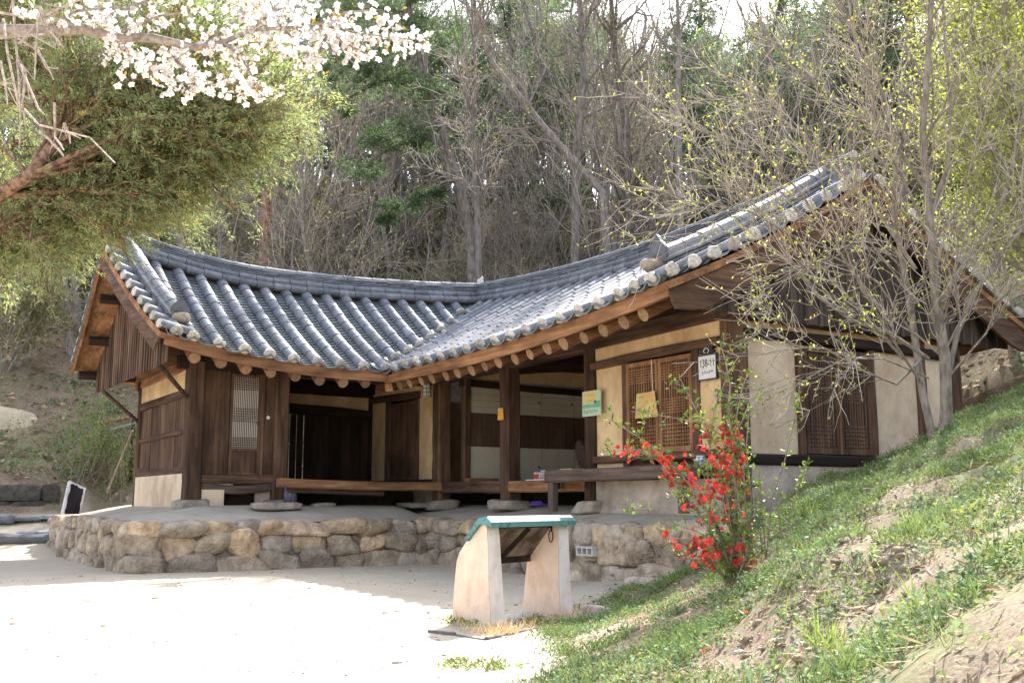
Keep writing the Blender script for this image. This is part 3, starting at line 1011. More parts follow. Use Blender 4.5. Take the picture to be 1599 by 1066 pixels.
# ---- left wing: gable wall with boards
part('board_wall', W_Z, lambda b: (planks(b, 0, XA, YA + .15, YBK - .1, 1.78, 3.14, .19)), label='weathered vertical boards of the left end wall')
girder((XA - .03, YA + .15, 2.46), (XA - .03, YBK - .1, 2.44), .07, .10, W_Y, name='rail')
girder((XA - .02, YA + .15, 3.20), (XA - .02, YBK - .1, 3.18), .10, .16, W_Y, name='rail')
girder((XA - .02, YA + .15, 1.72), (XA - .02, YBK - .1, 1.76), .10, .20, W_Y, name='sill_beam', bow=.06)
wall(PLASTER, XA - .05, XA + .06, YA + .15, YBK - .1, 3.27, 3.64, label='ochre plaster band above the boards')
wall(PLASTER_W, XA - .09, XA + .12, YA + .17, YBK - .05, .86, 1.66, label='pale plaster footing under the boards')

# ---- left wing: front room with the papered lattice door
part('board_panel', W_Z, lambda b: planks(b, 1, YA, XA + .15, 5.83, 1.62, 3.6, .42, .04), label='broad red-brown boards beside the door')
girder((5.87, YA - .02, 1.62), (5.87, YA - .02, 3.60), .10, .12, W_Z, name='door_jamb', up=(0, 1, 0))
girder((6.56, YA - .02, 1.62), (6.56, YA - .02, 3.60), .09, .12, W_Z, name='door_jamb', up=(0, 1, 0))
part('board_panel', W_Z, lambda b: planks(b, 1, YA + .02, 6.605, 6.80, 1.62, 3.6, .22, .05))
door_a = lattice_leaf('door', 1, YA - .03, -1, 5.925, 6.515, 1.625, 3.55, W_Z, 13, ((.02, .15), (.38, .55), (.82, .98)), 6, panel=.48, stile=.05, bar=.0085, label='single door with bright paper behind a clustered lattice')
part('door_ring', BLK_Z, lambda b: b.tube([A_([6.46 + .03 * math.cos(k), YA - .095, 2.62 + .03 * math.sin(k)]) for k in np.linspace(0, 6.28, 13)], .005, 5), door_a)
part('notice_tag', PAPER, lambda b: b.box((6.68, YA - .02, 2.74), (.06, .012, .06), Matrix.Rotation(.4, 3, 'Y')))
girder((XA + .1, YA - .03, 1.55), (6.85, YA - .03, 1.56), .16, .17, W_X, name='sill_beam')
girder((XA + .12, YA - .02, 1.43), (6.8, YA - .02, 1.43), .14, .16, G_X, name='sagging_beam', bow=.07)
wall(PLASTER_W, XA + .12, 5.86, YA - .10, YA + .10, .98, 1.36, label='small pale plaster footing beside the firehole')
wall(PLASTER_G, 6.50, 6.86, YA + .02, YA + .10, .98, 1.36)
part('firehole', BLK_X, lambda b: b.span(5.84, 6.6, YA + .30, YA + .36, .9, 1.4), label='black backing standing for the dark inside of the firehole')  # black slab set back in the opening, in place of its shade
# room block side facing the open porch, and inner faces
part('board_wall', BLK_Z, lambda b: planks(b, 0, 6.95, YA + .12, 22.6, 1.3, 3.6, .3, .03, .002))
wall(PLASTER_W, XA + .1, XA + .16, YA + .2, YBK - .1, 1.7, 3.6)

# ---- recess: back wall with ochre band and dark plank doors
girder((6.9, 22.62, 3.72), (XB, 22.62, 3.70), .24, .34, BLK_X, name='beam')
girder((6.9, 22.60, 3.18), (XB, 22.60, 3.10), .18, .22, BLK_X, name='beam', bow=-.05)
wall(PLASTER, 7.0, XB - .1, 22.62, 22.74, 3.24, 3.58, label='ochre plaster band over the dark plank doors')
def back_doors(b):
    planks(b, 1, 22.66, 7.78, 8.18, 1.62, 3.08, .20, .03, .012)
    planks(b, 1, 22.66, 8.20, 8.52, 1.62, 3.08, .17, .03, .02)
    planks(b, 1, 22.66, 8.54, 10.1, 1.62, 3.10, .26, .03, .0)
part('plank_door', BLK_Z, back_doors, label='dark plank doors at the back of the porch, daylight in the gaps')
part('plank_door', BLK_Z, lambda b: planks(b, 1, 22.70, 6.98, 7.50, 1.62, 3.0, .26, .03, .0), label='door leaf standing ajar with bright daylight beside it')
girder((7.74, 22.64, 1.5), (7.74, 22.64, 3.1), .10, .12, BLK_Z, name='door_jamb', up=(0, 1, 0))
part('rail', BLK_X, lambda b: b.span(7.0, XB - .1, 22.55, 22.72, 1.44, 1.64))
# ---- courtyard wall between the wings: ochre wall with a double door
wall(PLASTER, XB - .05, XB + .06, 19.35, 20.10, 1.5, 3.5, label='ochre plaster strip beside the lamp')
wall(PLASTER, XB - .05, XB + .06, 21.75, 22.52, 1.5, 3.42)
wall(PLASTER, XB - .05, XB + .06, 19.35, 22.52, 3.50, 3.60, label='ochre plaster over the lintel')
girder((XB - .03, 20.05, 3.40), (XB - .03, 22.55, 3.46), .18, .16, W_Y, name='lintel')
for y0, y1 in ((20.22, 20.94), (20.95, 21.67)):
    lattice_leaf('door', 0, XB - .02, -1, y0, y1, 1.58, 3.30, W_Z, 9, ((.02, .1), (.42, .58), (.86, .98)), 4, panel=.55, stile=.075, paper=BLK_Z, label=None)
for y in (20.16, 21.72):
    girder((XB - .02, y, 1.5), (XB - .02, y, 3.36), .11, .14, W_Z, name='door_jamb', up=(0, 1, 0))
girder((XB - .03, 19.3, 1.52), (XB - .03, 22.55, 1.52), .2, .16, BLK_X, name='sill_beam')
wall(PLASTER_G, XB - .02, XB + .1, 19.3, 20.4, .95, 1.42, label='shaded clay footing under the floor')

# ---- timber floors and their edge beams
part('floor_deck', W_Y, lambda b: [b.span(6.95 + .27 * k, 6.95 + .27 * k + .262, 19.2, 22.58, 1.46, 1.50, H0.uniform(.7, 1.2)) for k in range(12)])
girder((6.72, 19.12, 1.49), (10.45, 18.98, 1.45), .20, .17, B_X, name='floor_beam', bow=.03, label='long worn plank edge of the left porch floor')
girder((6.95, 19.2, 1.36), (8.9, 19.2, 1.30), .14, .10, G_X, name='floor_beam')
part('floor_deck', W_X, lambda b: [b.span(XB + .02, XR - .1, 13.95 + .265 * k, 13.95 + .265 * k + .258, 1.44, 1.485, H0.uniform(.7, 1.2)) for k in range(17)])
girder((XB - .06, 18.95, 1.42), (XB - .06, 16.62, 1.41), .16, .22, W_Y, name='floor_beam')
girder((XB - .06, 16.36, 1.41), (XB - .06, 13.98, 1.40), .16, .20, B_Y, name='floor_beam')
part('floor_block', B_X, lambda b: b.span(XB + .1, XB + .75, 18.15, 18.4, 1.49, 1.60))
part('underfloor_backing', UNDER, lambda b: b.span(XB + 2.4, XB + 2.5, 13.9, 20.55, .9, 1.42))  # dark backing sheets in place of the deep shade below the floors
part('underfloor_backing', UNDER, lambda b: b.span(7.0, XB + 2.4, 20.6, 20.7, .9, 1.42))
part('underfloor_backing', UNDER, lambda b: b.span(6.9, 6.98, YA + .1, 20.6, .9, 1.42))

# ---- right wing: the papered sliding doors at the back of the open hall
YD = 18.55
girder((XB + .1, YD, 3.52), (XR, YD, 3.46), .2, .14, BLK_X, name='lintel', bow=.02)
wall(PLASTER, XB + .15, XR, YD + .02, YD + .12, 3.60, 3.90, label='ochre plaster over the sliding doors')
girder((XB + .2, YD - .03, 1.42), (XB + .2, YD - .03, 3.6), .16, .16, W_Z, name='door_jamb', up=(0, 1, 0))
girder((13.98, YD - .03, 1.42), (13.98, YD - .03, 3.6), .24, .16, BLK_Z, name='door_jamb', up=(0, 1, 0))
girder((14.5, YD, 1.42), (14.5, YD, 3.6), .9, .1, BLK_Z, name='board_panel', up=(0, 1, 0))
da = 10.42
for k, wd in enumerate((.90, .90, .84, .84)):
    mb = MB(); a0, a1 = da + .008, da + wd - .008
    mb.span(a0, a1, YD - .05, YD - .01, 1.50, 3.44)
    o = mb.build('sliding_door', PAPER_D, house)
    lt = MB()
    z0, z1 = 2.24, 2.92
    for (p, q, zz, yy) in ((a0, a0 + .07, z0, z1), (a1 - .07, a1, z0, z1), (a0 + .07, a1 - .07, z0, z0 + .03), (a0 + .07, a1 - .07, z1 - .03, z1)):
        lt.span(p, q, YD - .066, YD - .05, zz, yy)
    for i in range(1, 15):
        x = a0 + .07 + (a1 - a0 - .14) * i / 15; lt.span(x - .008, x + .008, YD - .064, YD - .051, z0 + .03, z1 - .03)
    for i in range(1, 13):
        z = z0 + .03 + (z1 - z0 - .06) * i / 13; lt.span(a0 + .07, a1 - .07, YD - .062, YD - .052, z - .008, z + .008)
    lt.build('lattice', W_Z, o)
    part('screen', MESHSCR, lambda b: b.span(a0 + .06, a1 - .06, YD - .0505, YD - .049, z0 + .02, z1 - .02), o)
    part('pull', BLK_X, lambda b: (b.box((a1 - .06, YD - .06, 3.2), (.03, .02, .035)), b.box((a1 - .06, YD - .06, 1.85), (.03, .02, .035))), o)
    part('paper_seam', W_Z, lambda b: [b.span(a0, a1, YD - .0508, YD - .0500, z - .002, z + .002) for z in (3.05, 3.18, 3.31)], o)
    da += wd

# ---- right wing: room wall facing the yard
wall(PLASTER, XB - .06, XB + .08, YB + .18, 13.76, 3.34, 3.68, label='ochre plaster over the yard door')
girder((XB - .06, YB + .15, 3.36), (XB - .06, 13.78, 3.32), .18, .13, W_Y, name='lintel', bow=-.02)
wall(PLASTER, XB - .05, XB + .08, 13.0, 13.76, 1.60, 3.28, label='ochre plaster left of the yard door')
wall(PLASTER, XB - .05, XB + .08, YB + .18, 11.28, 1.60, 3.28, label='ochre plaster behind the number plate')
for y in (12.96, 11.33):
    girder((XB - .05, y, 1.62), (XB - .05, y, 3.30), .10, .15, W_Z, name='door_jamb', up=(0, 1, 0))
for y0, y1, lb in ((12.14, 12.90, 'left leaf of the yard door'), (11.39, 12.13, 'right leaf of the yard door')):
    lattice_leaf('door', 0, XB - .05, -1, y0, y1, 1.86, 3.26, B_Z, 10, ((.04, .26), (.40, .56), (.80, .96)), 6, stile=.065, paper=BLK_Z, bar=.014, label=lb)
girder((XB - .06, YB + .15, 1.80), (XB - .06, 13.76, 1.80), .16, .12, W_Y, name='sill_beam')
part('panel', W_Y, lambda b: b.span(XB - .02, XB + .06, YB + .18, 13.76, 1.52, 1.74))
girder((XB - .09, 12.3, 1.52), (XB - .09, 12.3, 1.74), .08, .1, W_Z, name='post', up=(0, 1, 0))
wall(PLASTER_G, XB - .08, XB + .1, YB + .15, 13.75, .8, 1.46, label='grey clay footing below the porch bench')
# bench along the wall
pb = girder((9.72, 14.55, 1.55), (9.72, 10.95, 1.56), .12, .20, G_Y, name='porch_bench', label='thick weathered plank of the porch bench')
part('seat', G_Y, lambda b: b.span(9.78, XB - .08, 10.95, 14.5, 1.56, 1.64), pb)
part('leg', G_Z, lambda b: b.beam((9.74, 14.42, FL - .1), (9.74, 14.42, 1.46), .13, .13, (0, 1, 0), .015, 5, .04, H0), pb)
part('leg', G_Z, lambda b: b.beam((9.74, 11.2, FL - .1), (9.74, 11.2, 1.46), .13, .13, (0, 1, 0), .015, 5, .04, H0), pb)
part('rail_post', G_Z, lambda b: b.beam((9.95, 14.62, 1.35), (9.95, 14.62, 1.66), .10, .10, (0, 1, 0)), pb)

# ---- right wing: gable wall
girder((XB + .1, YB - .05, 3.47), (XR, YB - .05, 3.44), .18, .15, BLK_X, name='lintel', bow=-.03)
girder((XB + .1, YB - .07, 1.72), (XR, YB - .07, 1.75), .16, .15, BLK_X, name='sill_beam')
wall(PLASTER, XB + .18, XR - .1, YB - .04, YB + .08, 3.55, 3.66, label='ochre plaster band under the gable boards')
wall(PLASTER_W, XB + .20, 11.36, YB - .05, YB + .08, 1.80, 3.40, label='pale plaster left of the lattice window')
wall(PLASTER_W, 13.02, 14.05, YB - .05, YB + .08, 1.82, 3.40, label='pale plaster right of the lattice window')
wall(PLASTER_W, 14.27, XR - .1, YB - .05, YB + .08, 1.82, 3.40)
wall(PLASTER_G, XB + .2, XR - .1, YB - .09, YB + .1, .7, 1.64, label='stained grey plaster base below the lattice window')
for x in (11.42, 12.96):
    girder((x, YB - .05, 1.80), (x, YB - .05, 3.40), .12, .15, W_Z, name='window_jamb', up=(0, 1, 0))
for x0, x1, lb in ((11.49, 12.18, 'left leaf of the gable window'), (12.20, 12.89, 'right leaf of the gable window')):
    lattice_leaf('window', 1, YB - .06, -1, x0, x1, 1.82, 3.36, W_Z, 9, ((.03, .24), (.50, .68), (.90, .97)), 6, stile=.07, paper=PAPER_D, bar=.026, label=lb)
part('astragal', B_Z, lambda b: b.span(12.175, 12.205, YB - .125, YB - .11, 1.82, 3.36))
# interior blocking walls of the two rooms
wall(PLASTER, XB + .1, XR, 13.84, 13.96, 1.45, 3.7)
part('wall', PLASTER, lambda b: b.span(XR - .06, XR + .06, YB + .2, YBK, .9, 3.7))
part('wall', PLASTER, lambda b: b.span(XA + .1, 6.9, YBK - .05, YBK + .05, .9, 3.7))
part('wall', PLASTER, lambda b: b.span(XB, XR - .07, YBK - .05, YBK + .05, .9, 3.7))

# ---- gable boards, barge boards, soffits, braces
def rake_z(S, a, y):  # underside of the roof at the gable of the left wing
    return float(S.P(a, np.clip(y, 0, 1))[2]) - .17
GXP = 4.46
def topA(y):
    t = (y - EYA) / 3.35
    S = SA if t <= 1 else SA2
    if t > 1: t = 2 - t
    return float(S.P(GXP, t)[2]) - .15
def gbA(b):
    planks(b, 0, GXP, EYA + .12, 2 * YRA - EYA - .25, 3.5, 0, .19, .025, .002, H0, topA, lambda y: 3.54 + H0.uniform(-.02, .02))
gA = part('gable_boards', G_Z, gbA, label='ribbed grey-brown boards hanging in the left gable')
part('batten', W_Z, lambda b: [b.span(GXP - .035, GXP - .013, y - .022, y + .022, 3.53, max(3.6, topA(y) - .02), H0.uniform(.8, 1.7)) for y in np.arange(EYA + .28, 2 * YRA - EYA - .3, .20)], gA)
for S, w, lb in ((SA, .38, None), (SA2, .20, None)):
    ts = np.linspace(.015, .99, 14)
    mb = MB(); qx = lx(S, ts) + .06; pp = S.P(qx, ts) - S.N(qx, ts) * .19
    nn = S.N(qx, ts)
    ww = w / 2 * (1 + .25 * np.exp(-ts / .2))
    mb.prism(pp, np.stack([np.stack([A_([-.022, -a]), A_([.022, -a]), A_([.022, .09]), A_([-.022, .09])]) for a in ww]), nn)
    mb.build('bargeboard', W_Y if S is SA else B_Y, house)
    mb = MB(); v = []
    for t in ts:
        v += [S.P(lx(S, t) + .03, t) - S.N(lx(S, t) + .03, t) * .15, S.P(GXP, t) - S.N(GXP, t) * .16]
    mb.add(v, [[2 * i, 2 * i + 1, 2 * i + 3, 2 * i + 2] for i in range(13)])
    mb.build('soffit', B_Y, house)
for t, S in ((.40, SA2), (.74, SA2), (.06, SA2), (.99, SA), (.5, SA)):
    p = S.P(GXP, t) - S.N(GXP, t) * .27
    mb = MB(); mb.tube([(float(lx(S, t)) + .12, p[1], p[2]), (XA, p[1], p[2])], .10, 10, None, True); mb.build('purlin', BLK_X, house)
for (y0, z0, y1, z1) in ((YA + .02, 2.95, YA - .62, 3.56), (YBK, 2.85, YBK + .3, 3.56)):
    girder((XA - .05, y0, z0), (GXP - .02, y1 if y1 < YA else y0 + .2, z1), .075, .09, W_Z, name='brace', up=(0, 1, 0))
GYP = LYB + .30
def topB(x):
    t = (x - EXB) / 4.0
    S = SB
    if t > 1: t = 2 - t
    return float(S.P(GYP, t)[2]) - .17
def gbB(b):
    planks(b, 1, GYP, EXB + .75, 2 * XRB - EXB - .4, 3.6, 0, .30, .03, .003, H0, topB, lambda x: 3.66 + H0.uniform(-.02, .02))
GD_Z = wood('wood_grey_shaded', (.045, .038, .035), (.13, .105, .092), 2)  # darker copy of the grey wood, with this gable's shade in its colour
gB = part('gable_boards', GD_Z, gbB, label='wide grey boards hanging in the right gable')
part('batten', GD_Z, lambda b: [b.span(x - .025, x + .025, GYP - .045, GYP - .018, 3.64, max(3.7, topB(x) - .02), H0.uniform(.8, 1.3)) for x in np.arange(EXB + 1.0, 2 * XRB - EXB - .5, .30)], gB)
for S in (SB, SB2):
    ts = np.linspace(.0, .99, 16)
    mb = MB(); q = np.full(16, LYB + .08)
    pp = S.P(q, ts) - S.N(q, ts) * .24; nn = S.N(q, ts)
    ww = .25 * (1 + .30 * np.exp(-((ts - .14) / .16) ** 2) - .45 * np.exp(-ts / .05))
    mb.prism(pp, np.stack([np.stack([A_([-.025, -a]), A_([.025, -a]), A_([.025, .15]), A_([-.025, .15])]) for a in ww]), nn)
    mb.build('bargeboard', W_X, house, label='broad red-brown bargeboard of the right gable' if S is SB else None)
    mb = MB(); v = []
    for t in ts:
        v += [S.P(LYB + .03, t) - S.N(LYB + .03, t) * .15, S.P(GYP, t) - S.N(GYP, t) * .16]
    mb.add(v, [[2 * i, 2 * i + 1, 2 * i + 3, 2 * i + 2] for i in range(15)])
    mb.build('soffit', B_X, house)
girder((EXB + .55, LYB + .2, 3.70), (EXB + .9, LYB + .2, 3.72), .10, .10, B_X, name='purlin')
# ------------------------------------------------------------------ stone platform
P0 = np.random.RandomState(33)
plat = thing('stone_platform', (6.5, 18.5, 0), 'raised platform of rough boulders with a clay top carrying the house', 'platform')
PX, PY, PXI = 3.88, 17.9, 9.28
CLAY = M('clay_floor', (.38, .335, .275), (.54, .485, .405), (1.5, 1.5, 1.5), .95, .35, (14, 14, 14), .1)
MORTAR = M('clay_mortar', (.34, .29, .235), (.52, .455, .375), (7, 7, 7), .95, .6, (25, 25, 25), .1, dist=.04)
ROCK = M('platform_stone', (.34, .30, .265), (.80, .735, .655), (5, 5, 5), .9, .9, (20, 20, 20), .15, ramp=(.27, .73), dist=.06, detail=10)
stain(ROCK, (3, 3, 3), lo=(.68, .66, .64), hi=(1.15, 1.12, 1.08), pos=(.36, .60), cracks=True)


def clay(mb):
    pts = []
    nx, ny = 60, 60
    X, Y = np.meshgrid(np.linspace(PX - .05, 16.2, nx), np.linspace(9.6, 25.0, ny), indexing='ij')
    d = np.where(X < PXI + .01, np.minimum(Y - PY, X - PX), np.minimum(X - PXI, 9.0))
    inside = (Y >= PY - .05) | (X >= PXI - .06)
    Z = .775 + .295 * np.clip(d / 1.5, 0, 1) ** .8 + (fbm(X * 2, Y * 2) - .45) * .03
    k = np.arange(nx * ny).reshape(nx, ny)
    f = []
    for i in range(nx - 1):
        for j in range(ny - 1):
            if inside[i, j] and inside[i + 1, j] and inside[i, j + 1] and inside[i + 1, j + 1]:
                f.append([k[i, j], k[i + 1, j], k[i + 1, j + 1], k[i, j + 1]])
    mb.add(np.stack([X, Y, Z], -1).reshape(-1, 3), f)


part('clay_floor', CLAY, clay, plat, smooth=True)
part('earth_core', MORTAR, lambda b: (b.span(PX + .03, 16, PY + .03, 24.9, -.3, .74), b.span(PXI + .03, 16, 9.8, PY + .3, -.3, .74)), plat)
TONES = [(1.08, .86, .58), (1.0, .80, .62), (.70, .66, .62), (.60, .58, .58), (.90, .77, .62), (.58, .50, .42), (1.15, .92, .64), (.50, .46, .44), (.80, .71, .60), (.50, .50, .53)]


def facing(mb, p0, p1, out, courses, z0=-.12):
    """dry-laid boulders in rough courses along a line"""
    p0 = A_(p0, float); p1 = A_(p1, float); L = np.linalg.norm(p1 - p0); d = (p1 - p0) / L; out = A_(out, float)
    Rm = np.stack([d, out, UPZ], 1)
    z = z0
    for ci, (h, w0, w1, pw, tl) in enumerate(courses):
        x = -.08
        while x < L:
            w = P0.uniform(w0, w1)
            if x + w > L + .1: w = max(.16, L - x + .05)
            hh = h * P0.uniform(.9, 1.12); bulge = P0.uniform(-.02, .05)
            a = P0.uniform(-.09, .09) if ci < len(courses) - 1 else P0.uniform(-.03, .03)
            R2 = Rm @ A_([[math.cos(a), 0, -math.sin(a)], [0, 1, 0], [math.sin(a), 0, math.cos(a)]])
            t = (A_(TONES[P0.choice(tl)]) * .62 + A_([.86, .80, .73]) * .38) * P0.uniform(.82, 1.15)
            mb.blob(p0 + d * (x + w / 2) + out * (bulge - .06) + UPZ * (z + h / 2 + P0.uniform(-.012, .012)), (w * 1.07, P0.uniform(.34, .46), hh * 1.12), 4, P0, .26, pw * P0.uniform(.8, 1.5), R2, t)
            x += w
        z += h * .97
    # chinking stones
    for k in range(int(L * 16)):
        s = P0.uniform(.04, .12)
        mb.blob(p0 + d * P0.uniform(0, L) + out * P0.uniform(-.04, .04) + UPZ * P0.uniform(0, .72), (s * 1.4, s, s), 1, P0, .2, 2.4, Rm, A_(TONES[P0.choice([2, 4, 5, 8])]) * .8)


fm = MB(); facing(fm, (PX, PY, 0), (PXI, PY, 0), (0, -1, 0), [(.36, .5, 1.1, 4.6, [5, 7, 5, 2, 8]), (.36, .34, .62, 3.2, [1, 8, 3, 4, 8, 5, 0]), (.23, .4, .8, 3.6, [6, 0, 1, 4, 8, 3])])
fm.build('stone_facing', ROCK, plat, smooth=True, label='front face of tan, grey and blue-grey boulders')
fm = MB(); facing(fm, (PX, 25, 0), (PX, PY + .1, 0), (-1, 0, 0), [(.36, .2, .4, 3.4, [5, 2, 8]), (.38, .18, .36, 3.0, [8, 2, 4, 5]), (.22, .2, .42, 3.0, [8, 2, 4])])
fm.build('stone_facing', ROCK, plat, smooth=True, label='narrow upright stones of the shaded left side')
fm = MB(); facing(fm, (PXI, PY, 0), (PXI, 9.7, 0), (-1, 0, 0), [(.38, .5, 1.1, 4.6, [7, 2, 5, 9, 8]), (.34, .4, .9, 3.6, [2, 8, 4, 5, 7]), (.24, .35, .75, 3.6, [0, 8, 1, 2])])
fm.build('stone_facing', ROCK, plat, smooth=True, label='grey boulders below the right wing')
fm = MB(); facing(fm, (PXI, 9.75, 0), (16, 9.75, 0), (0, -1, 0), [(.4, .5, .9, 3.6, [7, 2, 5]), (.3, .4, .7, 3.0, [2, 8, 4, 5]), (.2, .4, .7, 3.0, [8, 2])])
fm.build('stone_facing', ROCK, plat, smooth=True)

CONC = M('concrete', (.42, .41, .38), (.60, .585, .55), (14, 14, 14), .9, .3, (60, 60, 60), .15)


def cinder(mb):
    c = on(913, 860, 0, PXI - .24)
    y, z = c[1], c[2]; x0, x1 = PXI - .25, PXI - .06
    L, h, t = .40, .135, .028
    mb.span(x0, x1, y - L / 2, y + L / 2, z - h / 2, z - h / 2 + t); mb.span(x0, x1, y - L / 2, y + L / 2, z + h / 2 - t, z + h / 2)
    for k in range(4):
        yy = y - L / 2 + t / 2 + (L - t) * k / 3
        mb.span(x0, x1, yy - t / 2, yy + t / 2, z - h / 2 + t, z + h / 2 - t)


o = part('cinder_block', CONC, cinder, None, 'small grey hollow block wedged among the platform boulders'); tag(o, None, 'block')


# ------------------------------------------------------------------ information stand
STP = M('stand_peach_paint', (.68, .53, .425), (.74, .60, .49), (2, 2, 2.5), .8, .3, (40, 40, 40), .2)
stain(STP, (2.5, 2.5, 1.2), lo=(.80, .74, .68), pos=(.34, .52), cracks=False)

STW = M('stand_white', (.74, .67, .62), (.80, .74, .70), (3, 3, 3), .75, .25, (40, 40, 40), .2)  # whiter than the peach of the leg sides
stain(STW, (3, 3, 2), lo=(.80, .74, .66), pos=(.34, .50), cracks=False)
STG = M('stand_green_paint', (.07, .20, .20), (.13, .29, .28), (6, 6, 6), .6, .3, (50, 50, 50), .4, c3=(.18, .32, .30))
stain(STG, (9, 9, 9), lo=(.45, .42, .40), pos=(.36, .46), cracks=False)
RUSTB = M('stained_board', (.09, .06, .045), (.30, .23, .17), (3, 3, 3), .8, .3, (30, 30, 30), .2, ramp=(.4, .6))
st = thing('information_stand', (5.5, 8.85, 0), 'concrete reading stand with two peach legs and a green sloping top', 'stand')
S0 = A_([5.09, 8.57, 0]); SD = nrm(A_([1.17, .44, 0])); SN = A_([-SD[1], SD[0], 0])     # along the stand, and towards its reading side


def leg(mb, off):
    # profile in (towards reading side, height): upright at the back, sloping under the top at the front
    pf = [(0, 0), (.025, .35), (.045, .82), (.055, .915), (.09, .945), (.18, .90), (.29, .785), (.385, .67), (.42, .59), (.45, .35), (.475, 0)]
    w = .22
    vs = []
    for k in (0, 1):
        for (u, z) in pf:
            ta = w * (1 - .22 * z)
            vs.append(S0 + SD * (off + (w - ta) * (1 if off > .5 else 0) + ta * k) + SN * u + UPZ * z)
    n = len(pf)
    mb.add(vs, [[j, (j + 1) % n, n + (j + 1) % n, n + j] for j in range(n)])
    b = mb.n - 2 * n
    mb.F.append(A_([[b + j for j in range(n)][::-1]])); mb.F.append(A_([[b + n + j for j in range(n)]]))


for off in (0.0, 1.11):
    mb = MB(); leg(mb, off); o = mb.build('leg', STP, st)
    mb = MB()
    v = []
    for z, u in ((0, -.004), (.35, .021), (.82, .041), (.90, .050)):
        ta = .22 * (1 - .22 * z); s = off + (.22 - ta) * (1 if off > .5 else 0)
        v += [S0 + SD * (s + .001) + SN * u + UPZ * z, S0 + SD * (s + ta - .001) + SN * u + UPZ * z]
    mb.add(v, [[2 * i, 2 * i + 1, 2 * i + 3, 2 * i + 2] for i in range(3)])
    mb.build('white_edge', STW, o)
T = MB()
pf = [(-.035, .905), (-.035, .955), (.02, 1.005), (.12, .99), (.285, .80), (.262, .775), (.11, .935), (.02, .925)]
v = [S0 + SD * s + SN * u + UPZ * z for s in (-.045, 1.36) for (u, z) in pf]
n = len(pf); T.add(v, [[j, (j + 1) % n, n + (j + 1) % n, n + j] for j in range(n)])
T.F.append(A_([list(range(n))[::-1]])); T.F.append(A_([[n + j for j in range(n)]]))
T.build('top', STG, st, label='sloping top with chipped green rim')
T = MB(); v = [S0 + SD * s + SN * u + UPZ * z for s in (-.03, 1.345) for (u, z) in ((-.012, .981), (.02, 1.0095), (.128, 1.0))]
T.add(v, [[0, 3, 4, 1], [1, 4, 5, 2]]); T.build('top_edge', STW, st, label='white upper edge')
T = MB()
for a, b, w, h in (((.21, .10, .915), (1.11, .10, .915), .03, .05), ((.21, .385, .565), (1.11, .385, .565), .04, .06), ((.75, .12, .88), (.62, .36, .60), .05, .05)):
    q = lambda t: S0 + SD * t[0] + SN * t[1] + UPZ * t[2]
    T.beam(q(a), q(b), w, h, UPZ, .004, 2)
T.build('frame', BLK_X, st, label='dark bare framework under the top')
T = MB(); v = [S0 + SD * s + SN * u + UPZ * z for s in (.19, 1.13) for (u, z) in ((.10, .925), (.12, .94), (.40, .60), (.385, .585))]
T.add(v, [[0, 1, 5, 4], [1, 2, 6, 5], [2, 3, 7, 6], [3, 0, 4, 7], [0, 3, 2, 1], [4, 5, 6, 7]]); T.build('backing_board', RUSTB, st, label='stained dark backing board')
T = MB(); q0 = S0 + SD * 1.09 + SN * .08 + UPZ * .87
T.tube([q0 + SD * (-.035 * math.cos(k) - .02) + UPZ * (.06 * math.sin(k) - .07) for k in np.linspace(0, 6.28, 14)], .006, 5)
T.tube([q0 + UPZ * .05 + SN * .1, q0 + UPZ * .01, q0 - SD * .02 - UPZ * .02], .012, 5)
T.build('hanging_wire', BLK_X, st)
T = MB(); T.box(S0 + SD * .66 + SN * .22 + UPZ * -.035, (1.36, .46, .12), Matrix.Rotation(math.atan2(SD[1], SD[0]), 3, 'Z'))
T.build('base_slab', CONC, st)
KT = M('kerb_tile', (.10, .085, .085), (.22, .19, .185), (12, 12, 12), .9, .4, None, .15)
ka = on(668, 985, 2, 0.005); kb = on(758, 998, 2, .005); kc = on(900, 966, 2, .005)
for (a, b) in ((ka, kb), (kb, kc)):
    n = max(2, int(np.linalg.norm(b - a) / .30))
    for k in range(n):
        p = a + (b - a) * (k + .03) / n; q = a + (b - a) * (k + .97) / n
        mb = MB(); z = P0.uniform(-.012, .008)
        mb.beam(p + UPZ * z, q + UPZ * (z + P0.uniform(-.01, .01)), .03, .035, UPZ, .006, 3, .06, P0)
        o = mb.build('kerb_tile', KT, None, label='dark broken tile set on edge around the reading stand', cat='kerb tile', group='edging tiles around the reading stand')

# ------------------------------------------------------------------ things on and around the porch


def text(s, loc, size, m, axis, name='lettering', parent=None, rot=0, ext=.001, sx=1.0):
    c = bpy.data.curves.new(name, 'FONT'); c.body = s; c.size = size; c.align_x = 'CENTER'; c.align_y = 'CENTER'; c.extrude = ext
    o = bpy.data.objects.new(name, c); COL.objects.link(o); c.materials.append(m)
    # plane facing -X : letters run towards -Y
    o.matrix_world = Matrix.Translation(Vector(loc)) @ (Matrix.Rotation(math.radians(-90), 4, 'Z') if axis == 0 else Matrix.Identity(4)) @ Matrix.Rotation(math.radians(90), 4, 'X') @ Matrix.Rotation(rot, 4, 'Z') @ Matrix.Diagonal((sx, 1, 1, 1))
    me = bpy.data.meshes.new_from_object(o); q = bpy.data.objects.new(name, me); COL.objects.link(q); q.matrix_world = o.matrix_world.copy(); bpy.data.objects.remove(o); o = q
    if parent is not None:
        l = world_loc(parent); o.location = Vector(loc) - l; o.parent = parent
    return o


